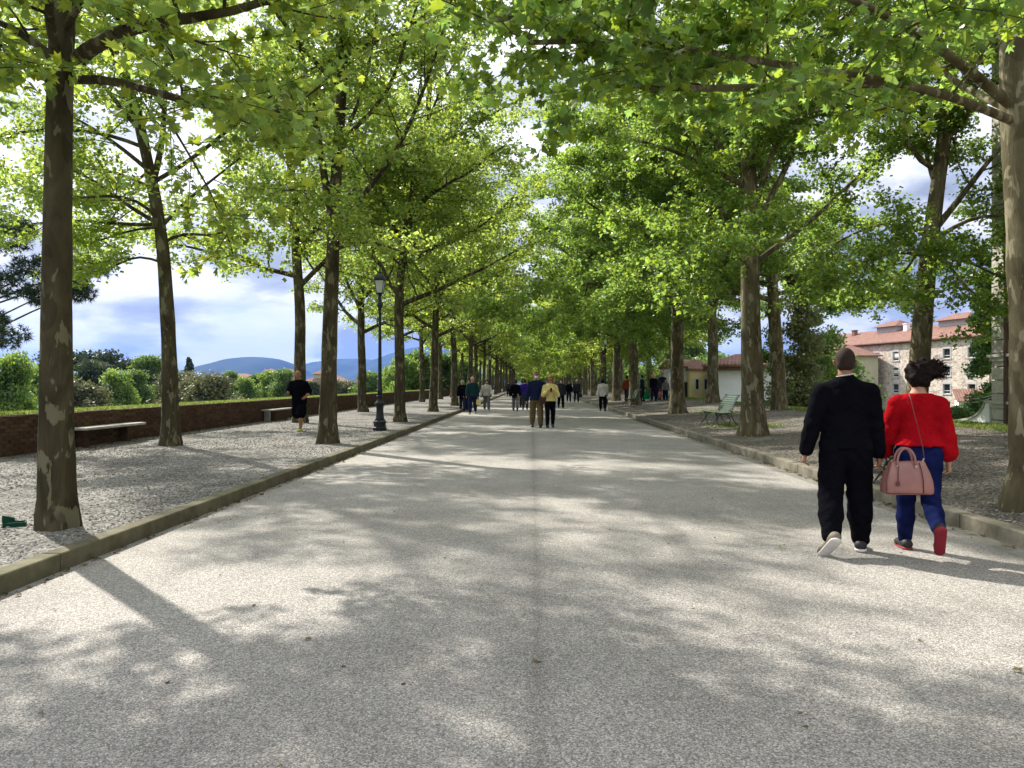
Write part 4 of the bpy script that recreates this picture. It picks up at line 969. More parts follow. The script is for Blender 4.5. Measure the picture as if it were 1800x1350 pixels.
def villa():
    X0, Yf, zt = 12.0, 19.7, 10.0
    r = empty('villa', (X0, 12, -8), label='tall ochre villa with grey stone corner blocks at the right picture edge', cat='building')
    o = Vector((-X0, -12, 8))
    def bx(name, mat, *a, par=None, bev=0): return MB().box(*a, bev=bev).build(name, mat, par or r, o if par is None else None)
    bx('wall', M_ochre, X0 + .06, X0 + 9, 2, Yf - .06, -8, zt)
    h = .345; z = -1.2; k = 0
    while z < zt - .3:
        L = .56 if k % 2 else .61
        b = MB(); b.box(X0 - .02, X0 + .058, Yf - L, Yf, z + .012, z + h - .012, bev=.01); b.box(X0 - .02 + .001, X0 + L * .9, Yf - .058, Yf + .02, z + .012, z + h - .012)
        b.build('quoin_block', M_quoin, r, o); z += h; k += 1
    bx('quoin_base', M_quoin, X0 - .012, X0 + .55, Yf - .6, Yf + .012, -8, -1.2)
    for z in (.95, 2.15, 5.2): 
        b = MB(); b.box(X0 - .12, X0 + .059, 2.2, Yf + .08, z, z + .07); b.box(X0 - .07, X0 + .058, 2.2, Yf + .05, z - .10, z - .002); b.build('string_course', M_quoin, r, o)
    m = MB(); m.tube([(X0 - .10, Yf - .69, zt - .5), (X0 - .10, Yf - .69, -7.5)], .05, 10); m.build('drain_pipe', M_pipe, r, o)
    for j, yc in enumerate((17.6, 14.4, 11.2, 8.0)):
        for k, zc in enumerate((-.2, 3.2, 6.6)):
            b = MB(); y0, y1, z0, z1 = yc - .55, yc + .55, zc - .9, zc + .9
            for a in ((y0 - .16, y0, z0, z1), (y1, y1 + .16, z0, z1), (y0 - .16, y1 + .16, z1 + .002, z1 + .18), (y0 - .22, y1 + .22, z0 - .12, z0 - .002)): b.box(X0 - .03, X0 + .058, *a)
            if k == 1: b.prism([(y0 - .4, z1 + .30), (y1 + .4, z1 + .30), (yc, z1 + .72)], 'x', X0 - .22, X0 + .058); b.box(X0 - .2, X0 + .057, y0 - .38, y1 + .38, z1 + .2, z1 + .298)
            w = b.build('window', M_quoin, r, o); w2 = MB().box(X0 + .03, X0 + .062, y0, y1, z0, z1).build('pane', M_dark, w)
            s = MB()
            for q in range(14): s.box(X0 + .0, X0 + .028, y0 + .02, yc - .02, z0 + .05 + q * .123, z0 + .05 + q * .123 + .09); s.box(X0 + .0, X0 + .028, yc + .02, y1 - .02, z0 + .05 + q * .123, z0 + .05 + q * .123 + .09)
            s.build('shutter', M_brown, w)
    bx('cornice', M_quoin, X0 - .5, X0 + 9.5, 1.5, Yf + .5, zt + .002, zt + .35)
    MB().prism([(X0 - .6, zt + .36), (X0 + 9.6, zt + .36), (X0 + 4.5, zt + 3)], 'y', 1.4, Yf + .6).build('roof', M_tile, r, o)
villa()
# white garden wall: low parapet at the verge that sweeps up to the villa corner
def garden_wall():
    r = empty('garden_wall', (11.55, 30, -8), label='white plastered garden wall sweeping up in a curve to the villa corner', cat='wall'); o = Vector((-11.55, -30, 8))
    ys = [19.78, 19.95, 20.05, 20.2, 20.4, 20.7, 21.1, 21.6, 22.3, 23.5, 60]; zs = [.98, .96, .80, .68, .57, .48, .42, .38, .36, .355, .35]
    poly = [(y, z) for y, z in zip(ys, zs)]
    m = MB(); m.prism([(ys[0], -8)] + [(ys[-1], -8)] + poly[::-1], 'x', 11.96, 12.18); m.build('wall', M_white, r, o)
    V = [(x, y, z + dz) for y, z in poly for x, dz in ((11.92, .003), (12.22, .003), (12.22, .06), (11.92, .06))]
    F = [(4 * i + a, 4 * i + (a + 1) % 4, 4 * i + 4 + (a + 1) % 4, 4 * i + 4 + a) for i in range(len(poly) - 1) for a in range(4)]
    MB().add(V, F + [(0, 3, 2, 1), tuple(4 * (len(poly) - 1) + q for q in range(4))]).build('coping', M_stone, r, o)
garden_wall()
def box_house(name, label, loc, rz, Wd, Dp, H, wall, roofh, wins, ov=.5, hip=True, shut=None, cat='house', eav=None):
    r = empty(name, loc, rz, label=label, cat=cat)
    m = MB(); m.box(-Wd / 2, Wd / 2, 0, Dp, 0, H); m.build('wall', wall, r)
    m = MB(); x0, x1, y0, y1 = -Wd / 2 - ov, Wd / 2 + ov, -ov, Dp + ov; zb = H + .002; cy = Dp / 2; ix = (Dp / 2 if hip else 0)
    ix = min(ix, Wd / 2 - .5)
    m.add([(x0, y0, zb), (x1, y0, zb), (x1, y1, zb), (x0, y1, zb), (x0, y0, zb + .15), (x1, y0, zb + .15), (x1, y1, zb + .15), (x0, y1, zb + .15), (x0 + ix, cy, zb + roofh), (x1 - ix, cy, zb + roofh)],
          [(3, 2, 1, 0), (0, 1, 5, 4), (1, 2, 6, 5), (2, 3, 7, 6), (3, 0, 4, 7), (4, 5, 9, 8), (6, 7, 8, 9), (5, 6, 9), (7, 4, 8)]); rf = m.build('roof', M_tile, r)
    if eav: MB().box(-Wd / 2 - ov * .8, Wd / 2 + ov * .8, -ov * .8, -.002, H - .25, H - .002).build('eave', eav, r)
    for (x, z, w, h) in wins:
        m = MB(); m.box(x - w / 2 - .1, x + w / 2 + .1, -.06, -.002, z - h / 2 - .1, z + h / 2 + .1); f = m.build('window', M_frame, r)
        MB().box(x - w / 2, x + w / 2, -.08, -.062, z - h / 2, z + h / 2).build('pane', M_dark, f)
        if shut: 
            for s in (-1, 1): MB().box(x + s * (w / 2 + .28) - .24, x + s * (w / 2 + .28) + .24, -.12, -.062, z - h / 2, z + h / 2).build('shutter', shut, f)
    return r, rf
# yellow and white houses behind the right walk (facing the viewer)
p = P(1232, 700, 58); box_house('yellow_house', 'low yellow house with brown shutters beyond the right walk', (p.x, 58, -8), 0, 1.62, 7, 10.5, M_yellow, .9, [(-.30, 9.45, .22, .75), (.38, 9.45, .22, .75)], .15, True, None)
p = P(1204, 700, 59); box_house('white_house', 'small white house with a pale door beside the yellow house', (p.x - .2, 58.9, -8), 0, 1.35, 6, 10.7, M_white, .8, [(.1, 9.0, .5, 1.2)], .2, True)
p = P(1312, 700, 50); box_house('white_house', 'wide white walled house with brown eaves behind the green bench', (p.x + .2, 50, -8), R(-16), 5.2, 8, 10.6, M_white, 1.0, [(-1.5, 5.0, .8, 1.2)], .45, True, None, eav=M_brown)
p = P(1355, 640, 75); box_house('pink_house', 'pinkish house with red roof glimpsed through leaves behind the white house', (p.x, 75, -8), .2, 7, 8, 10.6, M_cream, 1.8, [(-2, 9.6, .9, 1.3), (1.5, 9.6, .9, 1.3)], .5)
p = P(1480, 600, 130); box_house('far_house', 'far house roof rising left of the stone building', (p.x, 130, -9), -.1, 12, 9, 15.2, M_cream, 2.4, [(-3, 13.6, 1, 1.4), (2, 13.6, 1, 1.4)], .6)
# shed with a striped red roof next to the hedge
p = P(1706, 700, 66)
r = empty('garden_shed', (p.x + .2, 66, -8.6), -.35, label='small shed with ribbed red roof above the hedge by the villa', cat='shed')
MB().box(-1.1, 1.1, 0, 1.8, 0, 8.6).build('wall', M_white, r)
m = MB(); 
for k in range(12): m.add([(-1.3 + k * .22, -.5, 8.55), (-1.3 + k * .22 + .12, -.5, 8.62), (-1.3 + k * .22 + .22, -.5, 8.55), (-1.3 + k * .22, 1.9, 9.6), (-1.3 + k * .22 + .12, 1.9, 9.67), (-1.3 + k * .22 + .22, 1.9, 9.6), (-1.3 + k * .22, -.5, 8.5), (-1.3 + k * .22 + .22, -.5, 8.5), (-1.3 + k * .22, 1.9, 9.5), (-1.3 + k * .22 + .22, 1.9, 9.5)], [(0, 1, 4, 3), (1, 2, 5, 4), (6, 8, 9, 7), (6, 7, 2, 1, 0), (3, 4, 5, 9, 8)])
m.build('roof', M_tile, r)
# wires from the villa
m = MB(); 
for k, (a, b) in enumerate((((1690, 699, 27), (1765, 686, 19.4)), ((1688, 706, 27), (1765, 690, 19.4)))):
    w = [P(*a).lerp(P(*b), t) + Vector((0, 0, -.12 * math.sin(math.pi * t))) for t in np.linspace(0, 1, 10)]
    tag(MB().tube(w, .012, 5).build('overhead_wire', M_stone, None), ('upper' if k == 0 else 'lower') + ' thin pale wire running from the villa towards the shed roof', 'wire')
# shrubs on the right
def shrub(name, label, px, py, D, rad, zbase, N, size, mat, shape, k, seed, H):
    p = P(px, py, D); r = empty(name, (p.x, D, zbase), label=label, cat='tree' if H > 4 else 'shrub')
    link('trunk', trunk_limbs(seed, H, .14 + H * .008, rad * .8, M_barkL), r); link('crown', cloud_mesh(seed, N, size, rad, H, 0 if H < 9 else H * .45, shape, mat, k), r); return r
M_conl = mat_leaf('thuja', (.07, .16, .03), (.14, .30, .05), .6, .35)
M_pale = mat_leaf('pale_shrub_leaf', (.10, .12, .05), (.26, .30, .09), .8, .5)
shrub('conifer', 'tall bright green conifer left of the villa corner', 1728, 700, 24.5, 1.15, -8, 26000, .10, M_conl, 'cone', 60, 61, 9.9)
shrub('conifer', 'second green conifer tight against the villa garden wall', 1740, 700, 22.5, .75, -8, 15000, .10, M_conl, 'cone', 50, 62, 9.4)
shrub('round_shrub', 'rounded green bush below the stone building, left of the conifer', 1688, 724, 24, .85, -2.5, 16000, .09, M_conl, 'dome', 22, 63, 3.4)
shrub('round_shrub', 'green bush in the garden between woman in red and conifer', 1712, 735, 23, .7, -2.5, 12000, .09, M_conl, 'dome', 20, 64, 3.1)
shrub('leafy_tree', 'big pale leaved shrub tree beyond the verge, left of the walking man', 1412, 660, 34, 2.0, -8, 26000, .13, M_pale, 'dome', 34, 65, 11.2)
shrub('leafy_tree', 'loose green garden tree just right of the pale shrub tree', 1452, 660, 37, 1.7, -8, 18000, .14, MLb[0], 'dome', 30, 66, 11.6)
shrub('leafy_tree', 'small dark leaved tree behind the second outer right trunk', 1352, 680, 42, 1.5, -8, 9000, .14, MLb[4], 'dome', 20, 67, 10.2)
for i, (px, D) in enumerate([(1170, 120), (1140, 140), (1190, 100), (1110, 150), (1215, 105)]):
    shrub('garden_tree', ('first', 'second', 'third', 'fourth', 'fifth')[i] + ' green garden tree in the far gap between the right trunks', px, 660, D, 4.5, -9, 7000, .4, MLb[4], 'dome', 20, 70 + i, 14)
for i, (x, D, kd, sc) in enumerate([(15, 62, 'mid', .95), (19, 70, 'dark', 1.0), (16, 82, 'bright', 1.0), (22, 90, 'mid', 1.15), (17, 102, 'mid', 1.05), (24, 118, 'dark', 1.2), (17, 125, 'bright', 1.05), (21, 145, 'mid', 1.15), (18, 165, 'mid', 1.1), (25, 185, 'dark', 1.2), (17, 200, 'bright', 1.1), (30, 75, 'mid', 1.1), (34, 100, 'dark', 1.2), (40, 140, 'mid', 1.3), (20, 52, 'mid', .9),
        (-18, 232, 'bright', .9), (-12, 240, 'mid', .8), (-6, 238, 'bright', .75), (-1.5, 242, 'mid', .75), (3, 239, 'bright', .8), (8, 243, 'mid', .85), (13, 238, 'dark', .9), (20, 236, 'mid', 1.1), (27, 230, 'bright', 1.1), (-25, 225, 'mid', .9), (-33, 235, 'dark', .9), (-22, 170, 'mid', .75), (-19, 140, 'bright', .7), (-20, 200, 'mid', .75), (-26, 120, 'mid', .7)]):
    zb = -8 if x > 14 else (-.9 if D > 225 and abs(x) < 15 else GZ)
    if 4 < D < 55: zb = -8
    r = empty('garden_tree', (x, D, zb - .1), i * 1.3, label=f"{ORD[i % 15]} {DESC[kd]} {'of those closing the far end of the avenue' if D > 224 else 'in the gardens right of the avenue' if x > 0 else 'left of the far brick wall'}", cat='tree', group='garden trees ' + ('at the end of the avenue' if D > 224 else 'beyond the right verge' if x > 0 else 'beyond the far brick wall'))
    r.scale = (sc, sc, sc * (1.02 if zb > -2 else 1.0)); link('trunk', kinds[kd][0], r); link('crown', kinds[kd][1], r)
# distant red roofed buildings on the plain, left
def far_block(px0, px1, pyt, pyb, D, label, wall=None, towers=(), roofh=2.5, nw=6, name='far_building'):
    a = P(px0, pyt, D); b = P(px1, pyt, D); Wd = b.x - a.x; H = a.z + 10
    wins = [(-Wd / 2 + Wd * (i + .5) / nw, H - 2 - 3.1 * j, 1.0, 1.5) for i in range(nw) for j in range(2)]
    r, rf = box_house(name, label, ((a.x + b.x) / 2, D, -10), 0, Wd, min(14, Wd * .6), H, wall or M_cream, roofh, wins, .7, True, None, 'building')
    for t in towers:
        x = (P(t, 0, D).x) - (a.x + b.x) / 2; cy = min(14, Wd * .6) / 2; tw = 2.2
        MB().box(x - tw, x + tw, cy - tw, cy + tw, H + roofh * .4, H + roofh + .5).build('roof_lantern', M_cream, rf)
        m = MB(); z = H + roofh + .502; m.add([(x - tw - .6, cy - tw - .6, z), (x + tw + .6, cy - tw - .6, z), (x + tw + .6, cy + tw + .6, z), (x - tw - .6, cy + tw + .6, z), (x, cy, z + 1.4)], [(3, 2, 1, 0), (0, 1, 4), (1, 2, 4), (2, 3, 4), (3, 0, 4)]); m.build('lantern_roof', M_tile, rf)
far_block(534, 606, 672, 691, 240, 'long cream building with red roof behind the second left kerb trunk', towers=(560,), roofh=2.2, nw=8)
far_block(455, 520, 668, 690, 270, 'red roofed building with two small roof lanterns left of the jogger', towers=(470, 501), roofh=2.4, nw=8)
far_block(388, 440, 663, 680, 330, 'pale flat looking building above the park trees, third trunk gap', roofh=1.6, nw=6)
far_block(664, 690, 680, 690, 200, 'small red roofed house right of the lamp post', roofh=1.4, nw=3)
far_block(705, 732, 680, 690, 205, 'red roofed cottage between the third and fourth kerb trunks', roofh=1.4, nw=3)
far_block(620, 652, 679, 690, 260, 'low far house just left of the lamp post', roofh=1.5, nw=4)
far_block(738, 775, 681, 690, 230, 'low red roofed house behind the fourth kerb trunk', roofh=1.4, nw=4)
def haze():
    m = bpy.data.materials.new('air'); m.use_nodes = True; nt = m.node_tree; nt.nodes.clear()
    out = nn(nt, 'ShaderNodeOutputMaterial'); v = nn(nt, 'ShaderNodeVolumePrincipled')
    v.inputs['Color'].default_value = (.16, .36, 1, 1); v.inputs['Density'].default_value = HAZE_D; v.inputs['Anisotropy'].default_value = .2
    nt.links.new(v.outputs[0], out.inputs['Volume'])
    o = MB().box(-8000, 8000, -500, 9700, -11.5, 440).build('haze', m); tag(o, kind='stuff')
HAZE_D = .7e-4
haze()

# ------------------------------------------------------------------ people: one smooth surface per body and per garment, grown from a field
def field_mesh(name, prims, h, mat, cuts=(), folds=0.0, inflate=0.0, seed=0, mats=None, pre=0, precut=None):
    """prims: dict(a, b, ra, rb, k, flat=(n, s)) or dict(e=centre, r=(rx,ry,rz), k); cuts: (n, c) keeps n.p < c"""
    lo = []; hi = []
    for p in prims:
        if 'e' in p: c = np.array(p['e']); r = np.array(p['r']) + inflate; lo.append(c - r.max()); hi.append(c + r.max())
        else:
            a, b = np.array(p['a']), np.array(p['b']); lo.append(np.minimum(a - p['ra'], b - p['rb']) - inflate); hi.append(np.maximum(a + p['ra'], b + p['rb']) + inflate)
    pad = .03 + 3 * h + folds; lo = np.min(lo, 0) - pad; hi = np.max(hi, 0) + pad; n = np.ceil((hi - lo) / h).astype(int) + 1
    ax = [lo[i] + h * np.arange(n[i]) for i in range(3)]; F = np.full(n, 1.0, np.float32)
    for pi, p in enumerate(prims):
        if precut and pi == pre:
            gx, gy, gz = np.meshgrid(*ax, indexing='ij'); nr, c = precut; F = np.maximum(F, (gx * nr[0] + gy * nr[1] + gz * nr[2] - c).astype(np.float32))
        k = p.get('k', .02)
        if 'e' in p: c = np.array(p['e']); r = np.array(p['r']) + inflate; l = c - r.max(); u = c + r.max()
        else: a, b = np.array(p['a'], float), np.array(p['b'], float); ra, rb = p['ra'] + inflate, p['rb'] + inflate; l = np.minimum(a - ra, b - rb); u = np.maximum(a + ra, b + rb)
        l = l - k - 2 * h; u = u + k + 2 * h
        i0 = np.maximum(0, ((l - lo) / h).astype(int)); i1 = np.minimum(n, ((u - lo) / h).astype(int) + 2)
        X, Y, Z = np.meshgrid(ax[0][i0[0]:i1[0]], ax[1][i0[1]:i1[1]], ax[2][i0[2]:i1[2]], indexing='ij')
        if 'e' in p:
            q = np.stack([X - c[0], Y - c[1], Z - c[2]], -1)
            if 'rot' in p: q = q @ np.array(p['rot'])
            d = (np.sqrt(((q / r) ** 2).sum(-1)) - 1) * r.min()
        else:
            ba = b - a; L2 = ba @ ba + 1e-9; V = np.stack([X - a[0], Y - a[1], Z - a[2]], -1); t = np.clip(V @ ba / L2, 0, 1); V = V - t[..., None] * ba
            if 'flat' in p:
                fn, fs = np.array(p['flat'][0], float), p['flat'][1]; fn /= np.linalg.norm(fn); V = V + (V @ fn * (fs - 1))[..., None] * fn
            d = np.sqrt((V ** 2).sum(-1)) - (ra + (rb - ra) * t)
        S = F[i0[0]:i1[0], i0[1]:i1[1], i0[2]:i1[2]]
        hh = np.clip(.5 + .5 * (S - d) / k, 0, 1); F[i0[0]:i1[0], i0[1]:i1[1], i0[2]:i1[2]] = S * (1 - hh) + d * hh - k * hh * (1 - hh)
    X, Y, Z = np.meshgrid(*ax, indexing='ij')
    if folds:
        F += (folds * (np.sin(19 * X + 3 * np.sin(9 * Z + seed) + seed) * np.sin(27 * Z + 4 * np.sin(8 * X + 6 * Y)) * .6 + .4 * np.sin(60 * Z + 5 * np.sin(14 * X + seed) + 9 * Y) * np.sin(17 * Y + 8 * Z))).astype(np.float32)
    for nrm, c in cuts: F = np.maximum(F, (X * nrm[0] + Y * nrm[1] + Z * nrm[2] - c).astype(np.float32))
    # surface nets
    ins = F < 0; C = [(i, j, k) for i in (0, 1) for j in (0, 1) for k in (0, 1)]
    sl = lambda A, c: A[c[0]:A.shape[0] - 1 + c[0], c[1]:A.shape[1] - 1 + c[1], c[2]:A.shape[2] - 1 + c[2]]
    cnt = sum(sl(ins, c).astype(np.int8) for c in C); act = (cnt > 0) & (cnt < 8); idx = np.argwhere(act)
    if len(idx) == 0: return None
    acc = np.zeros((len(idx), 3)); w = np.zeros(len(idx)); val = {c: sl(F, c)[act] for c in C}
    for c in C:
        for axn in range(3):
            if c[axn]: continue
            e = list(c); e[axn] = 1; e = tuple(e); f0, f1 = val[c], val[e]; m = (f0 < 0) != (f1 < 0); t = np.where(m, f0 / np.where(m, f0 - f1, 1), 0)
            pt = np.array(c, float)[None].repeat(len(idx), 0); pt[:, axn] += t; acc += pt * m[:, None]; w += m
    V = lo + (idx + acc / w[:, None]) * h
    num = np.full(act.shape, -1, np.int64); num[act] = np.arange(len(idx)); Fs = []
    for axn in range(3):
        o1, o2 = [(1, 2), (2, 0), (0, 1)][axn]
        s0 = [slice(None)] * 3; s1 = [slice(None)] * 3; s0[axn] = slice(0, -1); s1[axn] = slice(1, None)
        ch = ins[tuple(s0)] != ins[tuple(s1)]; q = np.argwhere(ch); q = q[(q[:, o1] > 0) & (q[:, o2] > 0) & (q[:, o1] < n[o1] - 1) & (q[:, o2] < n[o2] - 1)]
        inn = ins[q[:, 0], q[:, 1], q[:, 2]]; L = []
        for u, v in ((0, 0), (1, 0), (1, 1), (0, 1)):
            g = q.copy(); g[:, o1] -= 1 - u; g[:, o2] -= 1 - v; L.append(num[g[:, 0], g[:, 1], g[:, 2]])
        f = np.stack(L, -1); f = np.where(inn[:, None], f, f[:, ::-1]); Fs.append(f)
    Fq = np.concatenate(Fs); Fq = Fq[(Fq >= 0).all(1)]
    return np_mesh(name, V, Fq, mats or mat, True)

def v3(*a): return np.array(a, float)
def rotx(v, a): c, s_ = math.cos(a), math.sin(a); return v3(v[0], v[1] * c - v[2] * s_, v[1] * s_ + v[2] * c)
def skeleton(H=1.75, hip=(12, -12), knee=(4, 10), arm=((-14, 9), (14, 9)), elb=(12, 12), lean=2, foot=(0, 18), splay=(2, 2), twist=(0, 0), elbdir=None, head=(0, 0), wide=1.0):
    """faces +y; index 0 is the figure's left side (-x), 1 its right (+x); angles in degrees, forward positive"""
    J = {}; up = lambda v: rotx(v, -R(lean))
    pel = v3(0, 0, .92); J['pel'] = pel; tr = lambda x, y, z: pel + up(v3(x, y, z - .92))
    J['chest'] = tr(0, 0, 1.32); J['waist'] = tr(0, .0, 1.08); J['neck'] = tr(0, -.01, 1.50); J['headc'] = tr(0, .02, 1.655); J['top'] = tr
    for i, s in ((0, -1), (1, 1)):
        a, k = R(hip[i]), R(knee[i]); h0 = v3(s * .088 * wide, 0, .90); sp = s * math.sin(R(splay[i]))
        kn = h0 + .43 * v3(sp, math.sin(a), -math.cos(a)); b = a - k
        an = kn + .41 * v3(sp * .6, math.sin(b), -math.cos(b)); J['hip', i], J['kn', i], J['an', i] = h0, kn, an
        p = R(foot[i]); tw = R(twist[i]); fd = v3(math.sin(tw) * math.cos(p), math.cos(p) * math.cos(tw), -math.sin(p)); fu = v3(0, math.sin(p), math.cos(p))
        heel = an - fd * .055 - fu * .045; toe = an + fd * .165 - fu * .055; J['heel', i], J['toe', i], J['fu', i], J['fd', i] = heel, toe, fu, fd
        sh = tr(s * .180 * wide, -.005, 1.385); J['sh', i] = sh
        f, ab = R(arm[i][0]), R(arm[i][1]); d = v3(s * math.sin(ab), math.sin(f) * math.cos(ab), -math.cos(f) * math.cos(ab))
        el = sh + .29 * d; e = R(elb[i]); ed = (elbdir[i] if elbdir and elbdir[i] is not None else v3(-s * .25, 1, 0)); ed = v3(*ed) / np.linalg.norm(ed); ed = ed - d * (ed @ d); ed /= np.linalg.norm(ed)
        d2 = d * math.cos(e) + ed * math.sin(e); wr = el + .245 * d2; J['el', i], J['wr', i], J['hd', i] = el, wr, d2
    lowz = min(min(J['heel', i][2] - .040, J['toe', i][2] - .030) for i in (0, 1)); J['dz'] = -lowz; J['head'] = head; J['sc'] = H / 1.76; J['wide'] = wide
    return J
def person(label, loc, rz, J, outfit, h=.02, seed=0, group=None):
    S = J['sc']; sh = v3(0, 0, J['dz']); W = J['wide']; out = outfit; rs = random.Random(seed)
    g = lambda key: (J[key] + sh) * S
    T = lambda x, y, z: (J['top'](x, y, z) + sh) * S
    X, Y = (1, 0, 0), (0, 1, 0); b = out.get('belly', 0)
    def C(a, b_, ra, rb, k=.02, flat=None):
        d = dict(a=a, b=b_, ra=ra * S, rb=rb * S, k=k * S)
        if flat: d['flat'] = flat
        return d
    torso = [C(T(0, 0, .93), T(0, 0, 1.08), .150 * W + b * .3, .135 * W + b, .03, (Y, 1.42 - b * 2)), C(T(0, 0, 1.08), T(0, -.005, 1.30), .135 * W + b, .165 * W, .05, (Y, 1.42)), C(T(0, -.005, 1.29), T(0, -.012, 1.36), .165 * W, .13 * W, .05, (Y, 1.5)),
             C(T(0, -.012, 1.455), T(-.155 * W, -.008, 1.395), .062, .056, .05), C(T(0, -.012, 1.455), T(.155 * W, -.008, 1.395), .062, .056, .05)]
    if out.get('female'): torso += [C(T(-.075, .075, 1.26), T(.075, .075, 1.26), .062, .062, .05)]
    legs = []; arms = []; hands = []
    for i, s in ((0, -1), (1, 1)):
        hp, kn, an = g(('hip', i)), g(('kn', i)), g(('an', i)); lw = out.get('leg', 1.0)
        legs += [C(hp + v3(0, -.02, .02) * S, hp * .35 + kn * .65, .098 * lw, .068 * lw, .012), C(hp * .35 + kn * .65, kn, .068 * lw, .056 * lw, .02), C(kn, kn * .6 + an * .4, .056 * lw, .058 * lw, .02), C(kn * .6 + an * .4 + v3(0, -.012, 0), an, .056 * lw, .038, .02),
                 C(an, g(('heel', i)) * .5 + an * .5, .038, .040, .02), C(g(('heel', i)), g(('toe', i)), .032, .026, .03, (tuple(J['fu', i]), 1.0))]
        sl, el, wr, hd = g(('sh', i)), g(('el', i)), g(('wr', i)), J['hd', i]; aw = out.get('arm', 1.0)
        arms += [C(sl, el, .054 * aw, .043 * aw, .035), C(el, el * .6 + wr * .4, .042 * aw, .040 * aw, .015), C(el * .6 + wr * .4, wr, .040 * aw, .027, .015)]
        # hand: flat palm, four unequal curled fingers, thumb from the side
        pn = v3(s, 0, 0) - hd * (s * hd[0]); pn /= np.linalg.norm(pn); side = np.cross(hd, pn); side /= np.linalg.norm(side)   # pn: out of the back of the hand
        if side[1] < 0: side = -side                                                                                             # thumb side points forward
        p0 = wr + hd * .02 * S; p1 = wr + hd * .085 * S; ff = max(.0075, h * .42) / S
        hands += [C(wr, p0, .026, .030, .012), C(p0, p1, .034, .036, .01, (tuple(pn), 1.9))]
        if h <= .013:
            curl = R(out.get('curl', 28))
            for q, (o, l) in enumerate(((.027, .070), (.009, .080), (-.010, .075), (-.028, .058))):
                f0 = p1 + side * o * S; d1 = hd * math.cos(curl) - pn * math.sin(curl); f1 = f0 + d1 * l * .5 * S; d2 = hd * math.cos(curl * 2.2) - pn * math.sin(curl * 2.2); f2 = f1 + d2 * l * .5 * S
                hands += [C(f0 - hd * .02 * S, f1, ff * 1.1, ff, .002), C(f1, f2, ff, ff * .85, .002)]
            t0 = p0 + side * .024 * S; t1 = t0 + (side * .55 + hd * .75 - pn * .25) * .042 * S; t2 = t1 + (hd * .95 - pn * .3 + side * .1) * .032 * S
            hands += [C(t0, t1, .0135, .0105, .01), C(t1, t2, .0105, .008, .003)]
        else: hands += [C(p1, p1 + (hd - pn * .35) * .065 * S, .026, .016, .01, (tuple(pn), 1.7)), C(p0 + side * .02 * S, p0 + (side * .05 + hd * .055) * S, .014, .011, .006)]
    hc = g('headc'); ht, hn = R(J['head'][0]), R(J['head'][1])     # turn, nod
    def HD(x, y, z):
        v = rotx(v3(x, y, z), -hn); return hc + v3(v[0] * math.cos(ht) + v[1] * math.sin(ht), -v[0] * math.sin(ht) + v[1] * math.cos(ht), v[2]) * S
    HR = [[math.cos(ht), -math.sin(ht), 0], [math.sin(ht), math.cos(ht), 0], [0, 0, 1]]
    HR = np.array(HR).T if False else np.array([[math.cos(ht), math.sin(ht), 0], [-math.sin(ht), math.cos(ht), 0], [0, 0, 1]]).T.T
    E = lambda c, r, k=.02: dict(e=c, r=tuple(q * S for q in r), k=k * S, rot=np.array([[math.cos(ht), math.sin(ht), 0], [-math.sin(ht), math.cos(ht), 0], [0, 0, 1]]))
    head = [C(g('neck') - v3(0, 0, .04), HD(0, -.02, -.06), .064 * W, .058, .03), E(HD(0, -.01, .025), (.080, .100, .100)), E(HD(0, .028, -.045), (.056, .062, .070), .03), C(HD(0, .092, .02), HD(0, .108, -.018), .010, .014, .012),
            C(HD(-.094, -.012, .010), HD(-.088, -.008, -.022), .017, .011, .006, (X, 1.5)), C(HD(.094, -.012, .010), HD(.088, -.008, -.022), .017, .011, .006, (X, 1.5)), C(HD(-.02, .088, -.062), HD(.02, .088, -.062), .010, .010, .008)]
    r = empty('person', loc, rz, label=label, cat='person', group=group)
    link('body', field_mesh('body', torso + legs + arms + hands + head, h, out['skin']), r)
    mn = max(.014, .62 * h)
    # upper garment
    tp = out['top']; al = tp.get('sleeve', 1.0); A = []
    lo_ = tp.get('loose', .015)
    for i in (0, 1):
        sl, el, wr, hd = g(('sh', i)), g(('el', i)), g(('wr', i)), J['hd', i]
        if al >= 1: A += [C(sl, el, .060 + lo_ * .5, .050 + lo_ * .7, .04), C(el, wr - hd * .01, .050 + lo_ * .7, .036 + lo_ * .5 + tp.get('cuff', 0), .012)]
        elif al > .5:
            e2 = el + (wr - el) * (al - .5) * 2; A += [C(sl, el, .064 + lo_ * .6, .055 + lo_, .04), C(el, e2, .055 + lo_, .050 + lo_ + tp.get('cuff', 0), .012)]
        else: A += [C(sl, sl + (el - sl) * al * 2, .066 + lo_ * .5, .062 + lo_, .04)]
    tt = [dict(p) for p in torso]; hem = tp.get('hem', .93)
    tt.append(C(T(0, 0, hem), T(0, 0, 1.12), (.155 + tp.get('flare', 0)) * W + b * .5, .14 * W + b, .05, (Y, 1.35)))
    col = [C(T(0, -.012, 1.455), T(0, -.008, 1.505), .070 * W, .062, .03)] if not tp.get('open') else []
    cuts = [((0, 0, -1), -(T(0, 0, hem)[2])), ((0, 0, 1), T(0, 0, tp.get('neck', 1.515))[2])]
    # the torso garment: hem cut only trims the torso, so arms are added afterwards in a second field
    tor = tt + col
    me = field_mesh(tp['name'], tor + A, h, tp['mat'], [((0, 0, 1), cuts[1][1])], tp.get('folds', .004), mn, seed, pre=len(tor), precut=((0, 0, -1), -T(0, 0, hem)[2]))
    link(tp['name'], me, r)
    # lower garment
    bt = out.get('bottom')
